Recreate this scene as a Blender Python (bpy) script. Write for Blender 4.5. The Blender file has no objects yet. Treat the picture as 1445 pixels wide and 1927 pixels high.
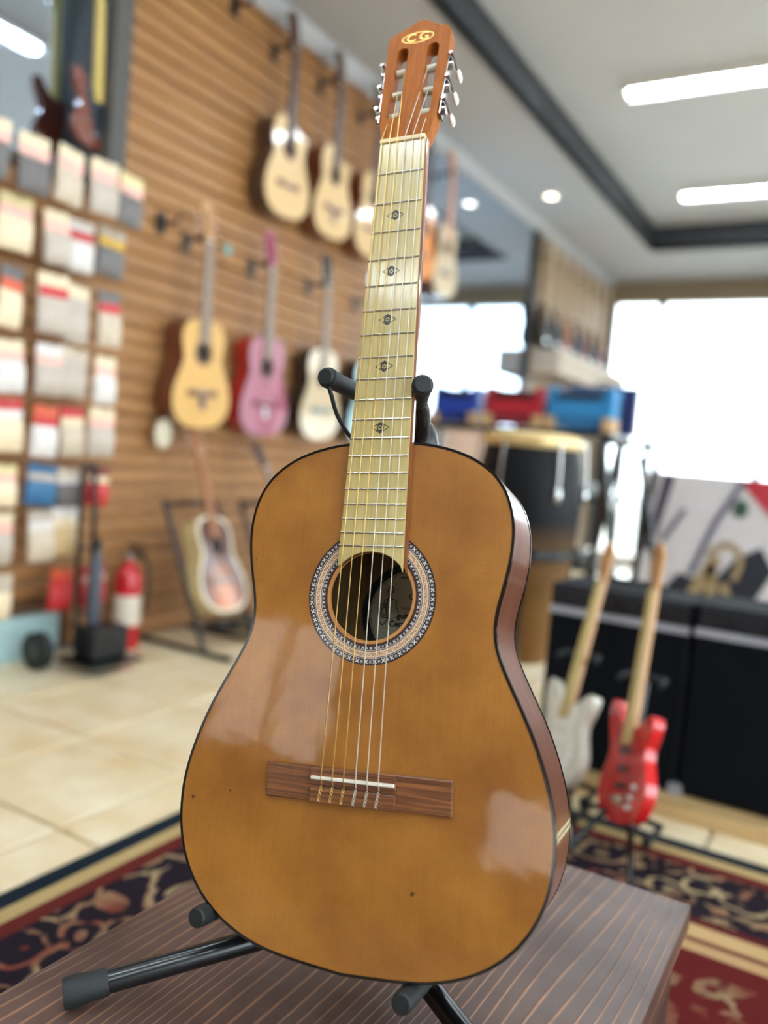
import bpy, bmesh, math, random
from mathutils import Vector, Matrix
random.seed(7)
R = math.radians
scn = bpy.context.scene
C = scn.collection

# ------------------------------------------------------------------ camera
cam_d = bpy.data.cameras.new('camera')
cam = bpy.data.objects.new('camera', cam_d)
C.objects.link(cam)
cam_d.sensor_fit = 'VERTICAL'
cam_d.sensor_height = 24.0
cam_d.lens = 1540.0 / 1927.0 * 24.0
cam_d.clip_start = 0.05
cam.matrix_world = Matrix(((0.858, -0.109, 0.502, 0.0),
                           (0.506, 0.019, -0.862, 0.0),
                           (0.084, 0.994, 0.071, 0.9),
                           (0, 0, 0, 1)))
cam_d.dof.use_dof = True
cam_d.dof.focus_distance = 0.815
cam_d.dof.aperture_fstop = 1.3
scn.camera = cam

# ------------------------------------------------------------------ world, exposure
world = bpy.data.worlds.new('world')
scn.world = world
world.use_nodes = True
_bg = world.node_tree.nodes['Background']
_bg.inputs[0].default_value = (0.88, 0.95, 1.0, 1)
_bg.inputs[1].default_value = 2.4
scn.view_settings.view_transform = 'Standard'
scn.view_settings.look = 'None'
scn.view_settings.gamma = 1.0
scn.view_settings.use_curve_mapping = False
scn.view_settings.exposure = 1.62
TUBE = 25.0       # radiance of the fluorescent tubes
SPOT = 3.0

# daylight openings are marked as portals so that the sky light is sampled through the glass
def portal(name, loc, rot, sx_, sy_):
    l = bpy.data.lights.new(name, 'AREA'); l.shape = 'RECTANGLE'; l.size = sx_; l.size_y = sy_; l.cycles.is_portal = True
    o = bpy.data.objects.new(name, l); C.objects.link(o); o.location = loc; o.rotation_euler = rot
portal('daylight_portal', (.25, 9.28, 1.5), (R(-90), 0, 0), 5.9, 2.8)
portal('daylight_portal', (3.19, 2.1, 1.5), (0, R(90), 0), 2.4, 9.0)

# ------------------------------------------------------------------ materials
def lin(c):
    return tuple(((v / 255.0) / 12.92 if v / 255.0 <= 0.04045 else ((v / 255.0 + 0.055) / 1.055) ** 2.4) for v in c) + (1.0,)

MATS = {}
def nodes_of(name):
    m = bpy.data.materials.new(name)
    m.use_nodes = True
    nt = m.node_tree
    return m, nt, nt.nodes, nt.links, nt.nodes['Principled BSDF']

def mat(name, col, rough=0.5, metal=0.0, coat=0.0, var=0.0, scale=30.0, spec=0.5, bump=0.0, coat_rough=0.08):
    """plain surface with a light procedural mottling of its own colour"""
    if name in MATS: return MATS[name]
    m, nt, N, L, P = nodes_of(name)
    P.inputs['Roughness'].default_value = rough
    P.inputs['Metallic'].default_value = metal
    P.inputs['Coat Weight'].default_value = coat
    P.inputs['Coat Roughness'].default_value = coat_rough
    P.inputs['Specular IOR Level'].default_value = spec
    c = lin(col)
    tc = N.new('ShaderNodeTexCoord')
    nz = N.new('ShaderNodeTexNoise'); nz.inputs['Scale'].default_value = scale; nz.inputs['Detail'].default_value = 4
    L.new(tc.outputs['Object'], nz.inputs['Vector'])
    rp = N.new('ShaderNodeValToRGB')
    v = var if var else 0.04
    rp.color_ramp.elements[0].position = 0.3; rp.color_ramp.elements[1].position = 0.7
    rp.color_ramp.elements[0].color = tuple(x * (1 - v) for x in c[:3]) + (1,)
    rp.color_ramp.elements[1].color = tuple(min(1, x * (1 + v)) for x in c[:3]) + (1,)
    L.new(nz.outputs['Fac'], rp.inputs['Fac']); L.new(rp.outputs['Color'], P.inputs['Base Color'])
    if bump:
        b = N.new('ShaderNodeBump'); b.inputs['Strength'].default_value = bump; b.inputs['Distance'].default_value = 0.002
        L.new(nz.outputs['Fac'], b.inputs['Height']); L.new(b.outputs['Normal'], P.inputs['Normal'])
    MATS[name] = m
    return m

def wood(name, c1, c2, stretch=(40, 2, 40), rough=0.4, coat=0.0, spec=.5, c3=None, fine=0.0, coat_rough=0.06, distort=0.6, detail=5, lo=.3, hi=.7):
    """grain: noise stretched along one object axis, plus an optional finer line pattern"""
    if name in MATS: return MATS[name]
    m, nt, N, L, P = nodes_of(name)
    P.inputs['Roughness'].default_value = rough
    P.inputs['Coat Weight'].default_value = coat
    P.inputs['Coat Roughness'].default_value = coat_rough
    P.inputs['Specular IOR Level'].default_value = spec
    tc = N.new('ShaderNodeTexCoord'); mp = N.new('ShaderNodeMapping')
    mp.inputs['Scale'].default_value = stretch
    L.new(tc.outputs['Object'], mp.inputs['Vector'])
    nz = N.new('ShaderNodeTexNoise'); nz.inputs['Scale'].default_value = 1.0
    nz.inputs['Detail'].default_value = detail; nz.inputs['Distortion'].default_value = distort
    L.new(mp.outputs['Vector'], nz.inputs['Vector'])
    rp = N.new('ShaderNodeValToRGB')
    rp.color_ramp.elements[0].position = lo; rp.color_ramp.elements[1].position = hi
    rp.color_ramp.elements[0].color = lin(c1); rp.color_ramp.elements[1].color = lin(c2)
    if c3:
        e = rp.color_ramp.elements.new(.5); e.color = lin(c3)
    L.new(nz.outputs['Fac'], rp.inputs['Fac'])
    out = rp.outputs['Color']
    if fine:
        n2 = N.new('ShaderNodeTexNoise'); n2.inputs['Scale'].default_value = 5.0; n2.inputs['Detail'].default_value = 2
        L.new(mp.outputs['Vector'], n2.inputs['Vector'])
        mr = N.new('ShaderNodeMapRange'); mr.inputs['From Min'].default_value = .3; mr.inputs['From Max'].default_value = .7
        mr.inputs['To Min'].default_value = 1 - fine; mr.inputs['To Max'].default_value = 1 + fine
        L.new(n2.outputs['Fac'], mr.inputs['Value'])
        mx = N.new('ShaderNodeVectorMath'); mx.operation = 'SCALE'
        L.new(out, mx.inputs[0]); L.new(mr.outputs['Result'], mx.inputs['Scale']); out = mx.outputs['Vector']
    L.new(out, P.inputs['Base Color'])
    MATS[name] = m
    return m

def glow(name, col, strength):
    if name in MATS: return MATS[name]
    m, nt, N, L, P = nodes_of(name)
    P.inputs['Base Color'].default_value = (.8, .8, .8, 1)
    P.inputs['Emission Color'].default_value = lin(col)
    P.inputs['Emission Strength'].default_value = strength
    MATS[name] = m
    return m

def glass(name, tint=(.95, .98, .98, 1)):
    m, nt, N, L, P = nodes_of(name)
    N.remove(P)
    t = N.new('ShaderNodeBsdfTransparent'); t.inputs[0].default_value = tint
    g = N.new('ShaderNodeBsdfGlossy'); g.inputs['Roughness'].default_value = .02
    fr = N.new('ShaderNodeFresnel'); fr.inputs['IOR'].default_value = 1.35
    mx = N.new('ShaderNodeMixShader')
    L.new(fr.outputs[0], mx.inputs[0]); L.new(t.outputs[0], mx.inputs[1]); L.new(g.outputs[0], mx.inputs[2])
    L.new(mx.outputs[0], N['Material Output'].inputs['Surface'])
    return m

# ------------------------------------------------------------------ mesh builder
class MB:
    def __init__(s, k=1.0, f=None):
        s.v = []; s.f = []; s.k = k; s.fn = f
    def add(s, vs, fs):
        b = len(s.v)
        s.v += [tuple(p) for p in vs]; s.f += [tuple(i + b for i in q) for q in fs]
        return s
    def box(s, a, b, M=None, taper=None):
        x0, y0, z0 = a; x1, y1, z1 = b
        vs = [(x0, y0, z0), (x1, y0, z0), (x1, y1, z0), (x0, y1, z0), (x0, y0, z1), (x1, y0, z1), (x1, y1, z1), (x0, y1, z1)]
        if M is not None: vs = [M @ Vector(p) for p in vs]
        return s.add(vs, [(0, 3, 2, 1), (4, 5, 6, 7), (0, 1, 5, 4), (1, 2, 6, 5), (2, 3, 7, 6), (3, 0, 4, 7)])
    def tube(s, path, r, seg=10, caps=True):
        P = [Vector(p) for p in path]
        n = len(P); rs = r if isinstance(r, (list, tuple)) else [r] * n
        t0 = (P[1] - P[0]).normalized()
        ref = Vector((0, 0, 1)) if abs(t0.z) < .9 else Vector((1, 0, 0))
        u = t0.cross(ref).normalized()
        vs = []; fs = []
        for i in range(n):
            t = (P[min(i + 1, n - 1)] - P[max(i - 1, 0)]).normalized()
            u = (u - t * u.dot(t)).normalized(); w = t.cross(u)
            for j in range(seg):
                a = 2 * math.pi * j / seg
                vs.append(P[i] + (u * math.cos(a) + w * math.sin(a)) * rs[i])
        for i in range(n - 1):
            for j in range(seg):
                k = (j + 1) % seg
                fs.append((i * seg + j, i * seg + k, (i + 1) * seg + k, (i + 1) * seg + j))
        if caps:
            fs.append(tuple(range(seg))[::-1]); fs.append(tuple((n - 1) * seg + j for j in range(seg)))
        return s.add(vs, fs)
    def lathe(s, prof, seg=24, axis=None, M=None):
        """prof: (r, h) pairs turned about local z"""
        vs = []; fs = []
        for r, h in prof:
            for j in range(seg):
                a = 2 * math.pi * j / seg
                vs.append(Vector((r * math.cos(a), r * math.sin(a), h)))
        n = len(prof)
        for i in range(n - 1):
            for j in range(seg):
                k = (j + 1) % seg
                fs.append((i * seg + j, i * seg + k, (i + 1) * seg + k, (i + 1) * seg + j))
        fs.append(tuple(range(seg))[::-1]); fs.append(tuple((n - 1) * seg + j for j in range(seg)))
        if M is not None: vs = [M @ p for p in vs]
        return s.add(vs, fs)
    def prism(s, loops, z0, z1, T=None, walls=True, bottom=True):
        """closed 2-D loops (first outer, others holes), extruded z0..z1; T maps (x,y,z)"""
        bm = bmesh.new(); es = []
        allv = []
        for lp in loops:
            vv = [bm.verts.new((p[0], p[1], 0)) for p in lp]
            allv.append(vv)
            for i in range(len(vv)): es.append(bm.edges.new((vv[i], vv[(i + 1) % len(vv)])))
        bmesh.ops.triangle_fill(bm, use_beauty=True, use_dissolve=False, edges=es, normal=(0, 0, 1))
        bm.verts.index_update()
        base = [(v.co.x, v.co.y) for v in bm.verts]
        tris = []
        for f in bm.faces:
            t = [v.index for v in f.verts]
            if f.normal.z < 0 or (f.normal.length == 0): t = t[::-1]
            tris.append(tuple(t))
        bm.free()
        n = len(base)
        vs = [(x, y, z1) for x, y in base] + [(x, y, z0) for x, y in base]
        fs = list(tris)
        if bottom: fs += [tuple(i + n for i in t[::-1]) for t in tris]
        if walls:
            off = 0
            for lp in loops:
                m = len(lp)
                ar = sum(lp[i][0] * lp[(i + 1) % m][1] - lp[(i + 1) % m][0] * lp[i][1] for i in range(m))
                outer = off == 0
                for i in range(m):
                    a, b = off + i, off + (i + 1) % m
                    q = (a, a + n, b + n, b)
                    if (ar < 0) == outer: q = q[::-1]
                    fs.append(q)
                off += m
        if T: vs = [T(*p) for p in vs]
        return s.add(vs, fs)
    def strip(s, pts, w, z, T=None, closed=False):
        """flat ribbon of half-width w along 2-D points at height z"""
        n = len(pts); vs = []; fs = []
        for i in range(n):
            a = pts[(i - 1) % n if closed else max(i - 1, 0)]; b = pts[(i + 1) % n if closed else min(i + 1, n - 1)]
            dx, dy = b[0] - a[0], b[1] - a[1]; l = math.hypot(dx, dy) or 1
            nx, ny = -dy / l * w, dx / l * w
            vs += [(pts[i][0] + nx, pts[i][1] + ny, z), (pts[i][0] - nx, pts[i][1] - ny, z)]
        for i in range(n if closed else n - 1):
            j = (i + 1) % n
            fs.append((2 * i, 2 * i + 1, 2 * j + 1, 2 * j))
        if T: vs = [T(*p) for p in vs]
        return s.add(vs, fs)
    def ball(s, c, r, seg=12, rings=8, M=None):
        if not isinstance(r, (tuple, list)): r = (r, r, r)
        vs = []; fs = []
        for i in range(rings + 1):
            th = math.pi * i / rings
            for j in range(seg):
                a = 2 * math.pi * j / seg
                p = Vector((r[0] * math.sin(th) * math.cos(a), r[1] * math.sin(th) * math.sin(a), r[2] * math.cos(th)))
                if M is not None: p = M @ p
                vs.append(p + Vector(c))
        for i in range(rings):
            for j in range(seg):
                k = (j + 1) % seg
                fs.append((i * seg + j, (i + 1) * seg + j, (i + 1) * seg + k, i * seg + k))
        return s.add(vs, fs)
    def mesh(s, name, m, smooth=False):
        me = bpy.data.meshes.new(name)
        me.from_pydata([(p[0] * s.k, p[1] * s.k, p[2] * s.k) for p in s.v], [], s.f)
        me.validate(clean_customdata=False)
        if m is not None: me.materials.append(m)
        if smooth:
            me.polygons.foreach_set('use_smooth', [True] * len(me.polygons))
        me.update()
        return me
    def build(s, name, m, parent=None, smooth=False, bevel=0.0, ang=35):
        me = s.mesh(name, m, smooth)
        o = bpy.data.objects.new(name, me)
        C.objects.link(o)
        if parent is not None: o.parent = parent
        if smooth:
            bm = bmesh.new(); bm.from_mesh(me)
            bmesh.ops.remove_doubles(bm, verts=bm.verts, dist=1e-6)
            for e in bm.edges:
                if len(e.link_faces) == 2 and e.calc_face_angle(0) > R(ang): e.smooth = False
            bm.to_mesh(me); bm.free()
        if bevel:
            b = o.modifiers.new('bevel', 'BEVEL'); b.width = bevel; b.segments = 2; b.limit_method = 'ANGLE'; b.angle_limit = R(40)
        return o

def tag(o, label=None, cat=None, group=None, kind=None):
    if label: o['label'] = label
    if cat: o['category'] = cat
    if group: o['group'] = group
    if kind: o['kind'] = kind
    return o
def thing(name, label, cat, loc=(0, 0, 0), M=None, group=None):
    o = bpy.data.objects.new(name, None); C.objects.link(o); o.empty_display_size = .05
    if M is not None: o.matrix_world = M
    else: o.location = loc
    return tag(o, label, cat, group)
def struct(o): o['kind'] = 'structure'; return o
def link_copy(src, name, parent, loc=None, M=None):
    o = bpy.data.objects.new(name, src); C.objects.link(o); o.parent = parent
    if M is not None: o.matrix_local = M
    elif loc: o.location = loc
    return o
def frame(x, y, z, loc):
    m = Matrix.Identity(4)
    for i, a in enumerate((x, y, z)):
        for j in range(3): m[j][i] = a[j]
    for j in range(3): m[j][3] = loc[j]
    return m
def crom(pts, n=6, closed=True):
    out = []; m = len(pts)
    for i in range(m if closed else m - 1):
        p0 = pts[(i - 1) % m] if closed or i > 0 else pts[0]; p1 = pts[i]; p2 = pts[(i + 1) % m]; p3 = pts[(i + 2) % m] if closed or i + 2 < m else pts[m - 1]
        for j in range(n):
            t = j / n
            out.append(tuple(.5 * (2 * p1[k] + (p2[k] - p0[k]) * t + (2 * p0[k] - 5 * p1[k] + 4 * p2[k] - p3[k]) * t * t + (3 * p1[k] - p0[k] - 3 * p2[k] + p3[k]) * t ** 3) for k in range(len(p1))))
    if not closed: out.append(tuple(pts[-1]))
    return out
def offset(lp, d):
    """move a closed loop inward by d (clockwise or not)"""
    n = len(lp)
    ar = sum(lp[i][0] * lp[(i + 1) % n][1] - lp[(i + 1) % n][0] * lp[i][1] for i in range(n))
    sg = 1 if ar > 0 else -1
    out = []
    for i in range(n):
        a, b = lp[(i - 1) % n], lp[(i + 1) % n]
        dx, dy = b[0] - a[0], b[1] - a[1]; l = math.hypot(dx, dy) or 1
        out.append((lp[i][0] - dy / l * d * sg, lp[i][1] + dx / l * d * sg))
    return out
def circle(cx, cy, r, n=48, ry=None):
    return [(cx + r * math.cos(2 * math.pi * i / n), cy + (ry or r) * math.sin(2 * math.pi * i / n)) for i in range(n)]
def text_mesh(body, size, bold=0.0):
    cu = bpy.data.curves.new('txt', 'FONT'); cu.body = body; cu.size = size; cu.align_x = 'CENTER'; cu.align_y = 'CENTER'
    cu.offset = bold; cu.resolution_u = 4
    o = bpy.data.objects.new('txt', cu); C.objects.link(o)
    dg = bpy.context.evaluated_depsgraph_get()
    me = bpy.data.meshes.new_from_object(o.evaluated_get(dg))
    bpy.data.objects.remove(o); bpy.data.curves.remove(cu)
    return me
def text(name, body, size, m, parent, M, bold=0.0):
    me = text_mesh(body, size, bold); me.name = name
    me.materials.clear(); me.materials.append(m)
    return link_copy(me, name, parent, M=M)

# ------------------------------------------------------------------ colours of the place
M_ceil = mat('ceiling_paint', (186, 188, 195), .8, var=.02, scale=3)
M_tray = mat('tray_paint', (200, 204, 212), .8, var=.02, scale=3)
M_fascia = mat('fascia_paint', (50, 50, 55), .6)
M_wallp = mat('wall_paint', (214, 204, 186), .8, var=.03, scale=2)
M_tan = mat('tan_paint', (150, 135, 112), .8, var=.03, scale=2)
M_slat = wood('slat_wood', (138, 93, 52), (174, 124, 74), (14, 1.2, 40), .48, fine=.10)
M_slatb = mat('slat_groove', (104, 70, 40), .7)
M_black = mat('black_plastic', (20, 21, 23), .38)
M_rubber = mat('black_rubber', (24, 27, 28), .62, bump=.1, scale=900)
M_blackm = mat('black_painted_metal', (16, 17, 19), .22, spec=.7)
M_chrome = mat('chrome', (205, 205, 205), .16, metal=1)
M_steel = mat('fret_steel', (190, 188, 182), .25, metal=1)
M_white = mat('white_plastic', (232, 230, 222), .4)
M_cream = mat('cream', (226, 212, 184), .5, var=.05)
M_grey = mat('grey_metal', (96, 94, 92), .5, metal=.3)
M_glass = glass('window_glass')
M_tint = glass('tinted_glass', (.75, .72, .70, 1))  # tint put in to weaken the front windows' reflections

# mirror
M_mirror, _nt, _N, _L, _P = nodes_of('mirror_glass')
_P.inputs['Base Color'].default_value = (.64, .76, .92, 1); _P.inputs['Metallic'].default_value = 1; _P.inputs['Roughness'].default_value = .03

# floor tile
M_tile, nt, N, L, P = nodes_of('floor_tile_glaze')
tc = N.new('ShaderNodeTexCoord'); oi = N.new('ShaderNodeObjectInfo')
ad = N.new('ShaderNodeVectorMath'); ad.operation = 'ADD'
cb = N.new('ShaderNodeCombineXYZ')
ml = N.new('ShaderNodeMath'); ml.operation = 'MULTIPLY'; ml.inputs[1].default_value = 40
L.new(oi.outputs['Random'], ml.inputs[0]); L.new(ml.outputs[0], cb.inputs[0]); L.new(ml.outputs[0], cb.inputs[1])
L.new(tc.outputs['Object'], ad.inputs[0]); L.new(cb.outputs[0], ad.inputs[1])
nz = N.new('ShaderNodeTexNoise'); nz.inputs['Scale'].default_value = 5; nz.inputs['Detail'].default_value = 5
L.new(ad.outputs[0], nz.inputs['Vector'])
rp = N.new('ShaderNodeValToRGB'); rp.color_ramp.elements[0].position = .32; rp.color_ramp.elements[1].position = .68
rp.color_ramp.elements[0].color = lin((222, 196, 152)); rp.color_ramp.elements[1].color = lin((240, 226, 194))
L.new(nz.outputs['Fac'], rp.inputs[0]); L.new(rp.outputs[0], P.inputs['Base Color'])
P.inputs['Roughness'].default_value = .22

# ------------------------------------------------------------------ the room
XL, XR, YF, YB, ZC = -2.72, 3.2, -3.6, 9.3, 3.02
floor = struct(MB().box((XL - .1, YF - .1, -.12), (XR + .1, YB + .1, -.012)).build('floor', mat('grout', (176, 160, 140), .8)))
tile_me = None
b = MB(); w = .2
b.box((-.2, -.2, -.012), (.2, .2, -.003)).add([(-.2, -.2, -.003), (.2, -.2, -.003), (.2, .2, -.003), (-.2, .2, -.003), (-.196, -.196, 0), (.196, -.196, 0), (.196, .196, 0), (-.196, .196, 0)], [(4, 5, 6, 7), (0, 1, 5, 4), (1, 2, 6, 5), (2, 3, 7, 6), (3, 0, 4, 7)])
tile_me = b.mesh('tile', M_tile)
for i in range(14):
    for j in range(21):
        x = -2.50 + .41 * i; y = -.65 + .41 * j + .008
        link_copy(tile_me, 'tile', floor, (x, y, 0))

# ceiling: a low margin round a raised tray with a dark fascia
ceil = thing('ceiling', None, None); ceil['kind'] = 'structure'
TX0, TX1, TY0, TY1, TZ = -1.97, 2.3, -2.6, 8.0, 3.24
b = MB()
b.box((XL - .1, YF - .1, ZC), (TX0, YB + .1, ZC + .04)).box((TX1, YF - .1, ZC), (XR + .1, YB + .1, ZC + .04))
b.box((TX0, YF - .1, ZC), (TX1, TY0, ZC + .04)).box((TX0, TY1, ZC), (TX1, YB + .1, ZC + .04))
b.build('margin', M_ceil, ceil)
MB().box((TX0 - .05, TY0 - .05, TZ), (TX1 + .05, TY1 + .05, TZ + .05)).build('tray_panel', M_tray, ceil)
for n_, a_, b_ in (('l', (TX0 - .02, TY0, ZC - .012), (TX0, TY1, TZ)), ('r', (TX1, TY0, ZC - .012), (TX1 + .02, TY1, TZ)),
                   ('n', (TX0, TY0 - .02, ZC - .012), (TX1, TY0, TZ)), ('f', (TX0, TY1, ZC - .012), (TX1, TY1 + .02, TZ))):
    MB().box(a_, b_).build('fascia', M_fascia, ceil)
struct(MB().add([(XL - .02, YF, ZC), (XL + .07, YF, ZC), (XL + .05, YF, ZC - .035), (XL + .012, YF, ZC - .07), (XL - .02, YF, ZC - .07),
                 (XL - .02, YB, ZC), (XL + .07, YB, ZC), (XL + .05, YB, ZC - .035), (XL + .012, YB, ZC - .07), (XL - .02, YB, ZC - .07)],
                [(0, 1, 6, 5), (1, 2, 7, 6), (2, 3, 8, 7), (3, 4, 9, 8), (4, 0, 5, 9), (0, 4, 3, 2, 1), (5, 6, 7, 8, 9)]).build('trim_1', M_ceil))

# left wall with its slats
wl = struct(MB().box((XL - .12, YF - .1, 0), (XL - .02, YB + .1, ZC)).build('wall_left', M_slatb))
def slat(y0, y1, z, m):
    # face with a bevelled upper lip; a groove is left below the next slat
    x0, x1 = XL - .02, XL
    pr = [(x0, z), (x1 - .004, z), (x1, z + .005), (x1, z + .050), (x1 - .010, z + .0715), (x0, z + .0725)]
    n = len(pr)
    b = MB().add([(p[0], y0, p[1]) for p in pr] + [(p[0], y1, p[1]) for p in pr], [tuple(range(n)), tuple(range(2 * n - 1, n - 1, -1))] + [(i + n, (i + 1) % n + n, (i + 1) % n, i) for i in range(n)])
    return b.build('slat', m, wl)
for k in range(40):
    z = .004 + k * .075
    slat(2.215, 4.72, z, M_slat)
    if .16 < z < 1.80: slat(.4, 2.215, z, M_slat)
M_slat2 = wood('pale_slat_wood', (138, 112, 82), (164, 138, 104), (14, 1.2, 40), .5, fine=.06)
for k in range(40):
    slat(6.93, 9.3, .004 + k * .075, M_slat2)
for k in range(15):
    slat(4.72, 6.93, .004 + k * .075, M_slat)
plinth = struct(MB().box((XL - .02, .4, 0), (XL + .03, 2.14, .165)).build('baseboard_left', mat('pale_blue_laminate', (176, 206, 208), .3), bevel=.004))

# back wall with the big shop window; the left light reaches the floor
wb = struct(MB().box((XL - .12, YB, 2.80), (XR + .1, YB + .15, ZC)).box((-2.08, YB, 0), (XR + .1, YB + .15, .42)).box((XL - .12, YB, 0), (-2.69, YB + .15, 2.8)).box((XR - .15, YB, .42), (XR + .1, YB + .15, 2.8)).build('wall_back', M_tan))
w1 = thing('window_1', None, None); w1['kind'] = 'structure'
M_alu = mat('window_frame_metal', (70, 84, 96), .5, metal=.2)
for x in (-2.665, -2.13, -1.0, .15, 1.3, 2.45, 3.03):
    MB().box((x - .038, YB + .02, .02 if x < -2.1 else .42), (x + .038, YB + .09, 2.8)).build('mullion', M_alu, w1)
for x0, x1, z0 in ((-2.64, -2.155, .05), (-2.105, -1.025, .42), (-.975, .125, .42), (.175, 1.275, .42), (1.325, 2.425, .42), (2.475, 3.005, .42)):
    MB().box((x0, YB + .05, z0), (x1, YB + .056, 2.8)).build('pane', M_glass, w1)
# right wall with a second run of shop window, front wall behind the viewer
struct(MB().box((XR, YF - .1, 2.65), (XR + .12, YB, ZC)).box((XR, YF - .1, 0), (XR + .12, YB, .35)).box((XR, YF - .1, .35), (XR + .12, -2.4, 2.65)).box((XR, 6.6, .35), (XR + .12, YB, 2.65)).build('wall_right', M_wallp))
w2 = thing('window_2', None, None); w2['kind'] = 'structure'
for y in (-2.38, -1.38, .6, 2.6, 4.6, 6.58):
    MB().box((XR + .02, y - .025, .35), (XR + .09, y + .025, 2.65)).build('mullion', M_alu, w2)
for y, y1 in ((-2.38, -1.38), (-1.38, .6), (.6, 2.6), (2.6, 4.6), (4.6, 6.58)):
    MB().box((XR + .05, y + .025, .35), (XR + .056, y1 - .025, 2.65)).build('pane', M_glass, w2)
FW = ((-2.25, -1.42, .78, 1.6), (-.42, .75, .48, .86))  # unseen front windows, added and sized for their reflections on the guitar top
b = MB().box((XL - .12, YF - .12, 0), (-2.25, YF, ZC)).box((-1.42, YF - .12, 0), (-.42, YF, ZC)).box((.75, YF - .12, 0), (XR + .12, YF, ZC))
for x0, x1, z0, z1 in FW: b.box((x0, YF - .12, 0), (x1, YF, z0)).box((x0, YF - .12, z1), (x1, YF, ZC))
struct(b.build('wall_front', wood('brown_panel', (104, 74, 46), (132, 98, 64), (2, 40, 60), .6)))
for i, (x0, x1, z0, z1) in enumerate(FW):
    w3 = thing('window_%d' % (3 + i), None, None); w3['kind'] = 'structure'
    MB().box((x0, YF - .07, z0), (x1, YF - .064, z1)).build('pane', M_tint, w3)
    for xx in (x0 + .02, (x0 + x1) / 2, x1 - .02): MB().box((xx - .02, YF - .1, z0), (xx + .02, YF - .03, z1)).build('mullion', M_alu, w3)

# ground outside
struct(MB().box((-14, YB + .2, -.3), (16, 40, -.15)).box((XR + .3, -12, -.3), (16, YB + .2, -.15)).build('floor_outside', mat('pavement', (190, 186, 178), .9)))

# ------------------------------------------------------------------ lights the shop has
M_tube = glow('tube_light', (226, 242, 255), TUBE)
tube_n = 0
def tube_lamp(x, y, label, along='x', ln=1.2):
    t = thing('ceiling_light', label, 'ceiling light', (x, y, TZ), group='fluorescent tubes in the ceiling tray')
    d = Vector((1, 0, 0)) if along == 'x' else Vector((0, 1, 0)); s_ = Vector((0, 1, 0)) if along == 'x' else Vector((1, 0, 0))
    h = ln / 2
    # trough-shaped reflector: its lips keep the light off the tray
    pr = [(-.085, 0), (-.085, -.052), (-.079, -.052), (-.05, -.022), (.05, -.022), (.079, -.052), (.085, -.052), (.085, 0)]
    vs = [tuple(d * (q * h) + s_ * u + Vector((0, 0, v))) for q in (-1, 1) for u, v in pr]
    MB().add(vs, [(i, (i + 1) % 8, (i + 1) % 8 + 8, i + 8) for i in range(8)] + [(0, 1, 2, 3), (0, 3, 4, 7), (4, 5, 6, 7), (8, 11, 10, 9), (8, 15, 12, 11), (12, 15, 14, 13)]).build('housing', M_white, t)
    MB().tube([(-d * (h - .02)) + Vector((0, 0, -.042)), (d * (h - .02)) + Vector((0, 0, -.042))], .016, 12).build('tube', M_tube, t, smooth=True)
    for q in (-1, 1):
        e = d * (q * (h - .012)) + Vector((0, 0, -.04))
        MB().box(e - d * .012 - s_ * .03 + Vector((0, 0, -.018)), e + d * .012 + s_ * .03 + Vector((0, 0, .018))).build('end_cap', M_white, t)
tube_lamp(-.92, 5.10, 'long white fluorescent ceiling light, the nearer one, left end by the dark fascia')
tube_lamp(-.97, 7.08, 'long white fluorescent ceiling light farther back, near the dark corner of the tray')
tube_lamp(-.76, 2.75, 'fluorescent ceiling light running lengthwise, seen only in the mirror at top left', 'y')
for x, y, w_ in ((-.92, .95, 'left column, over the bench'), (-.92, -.15, 'added for front light, left column, just ahead of the bench'), (-.92, -1.15, 'added for front light, left column, middle of the front end'), (-.92, -2.15, 'added for front light, left column, at the front wall'),
                 (1.2, 7.08, 'right column, farthest back'), (1.2, 5.1, 'right column, second from the back'), (1.2, 3.1, 'right column, third from the back'), (1.2, 1.0, 'right column, level with the bench'), (1.2, -.15, 'added for front light, right column, ahead of the bench'), (1.2, -1.15, 'added for front light, right column, middle of the front end'), (1.2, -2.15, 'added for front light, right column, at the front wall')):
    tube_lamp(x, y, 'fluorescent ceiling light out of view, ' + w_)  # tubes from the bench to the front wall are added to brighten the guitar's face
t = thing('downlight', 'small round warm ceiling spotlight left of the dark fascia', 'ceiling light', (-2.365, 6.243, ZC))
MB().lathe([(.062, 0), (.062, -.008), (.046, -.012), (.044, -.004)], 24).build('bezel', M_white, t, smooth=True)
MB().lathe([(.043, -.003), (.043, -.007), (.02, -.012)], 20).build('lamp', glow('spot_light', (255, 246, 220), SPOT), t, smooth=True)


# ------------------------------------------------------------------ bench
bench = thing('display_bench', 'low dark-stained wooden bench carrying the guitar and its stand', 'bench', (-.4155, .55, 0))
M_bench, nt, N, L, P = nodes_of('stained_pine')
tc = N.new('ShaderNodeTexCoord'); mp = N.new('ShaderNodeMapping'); mp.inputs['Scale'].default_value = (1, .16, 1)
L.new(tc.outputs['Object'], mp.inputs['Vector'])
n1 = N.new('ShaderNodeTexNoise'); n1.inputs['Scale'].default_value = 3.2; n1.inputs['Detail'].default_value = 1.5
L.new(mp.outputs['Vector'], n1.inputs['Vector'])
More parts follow.
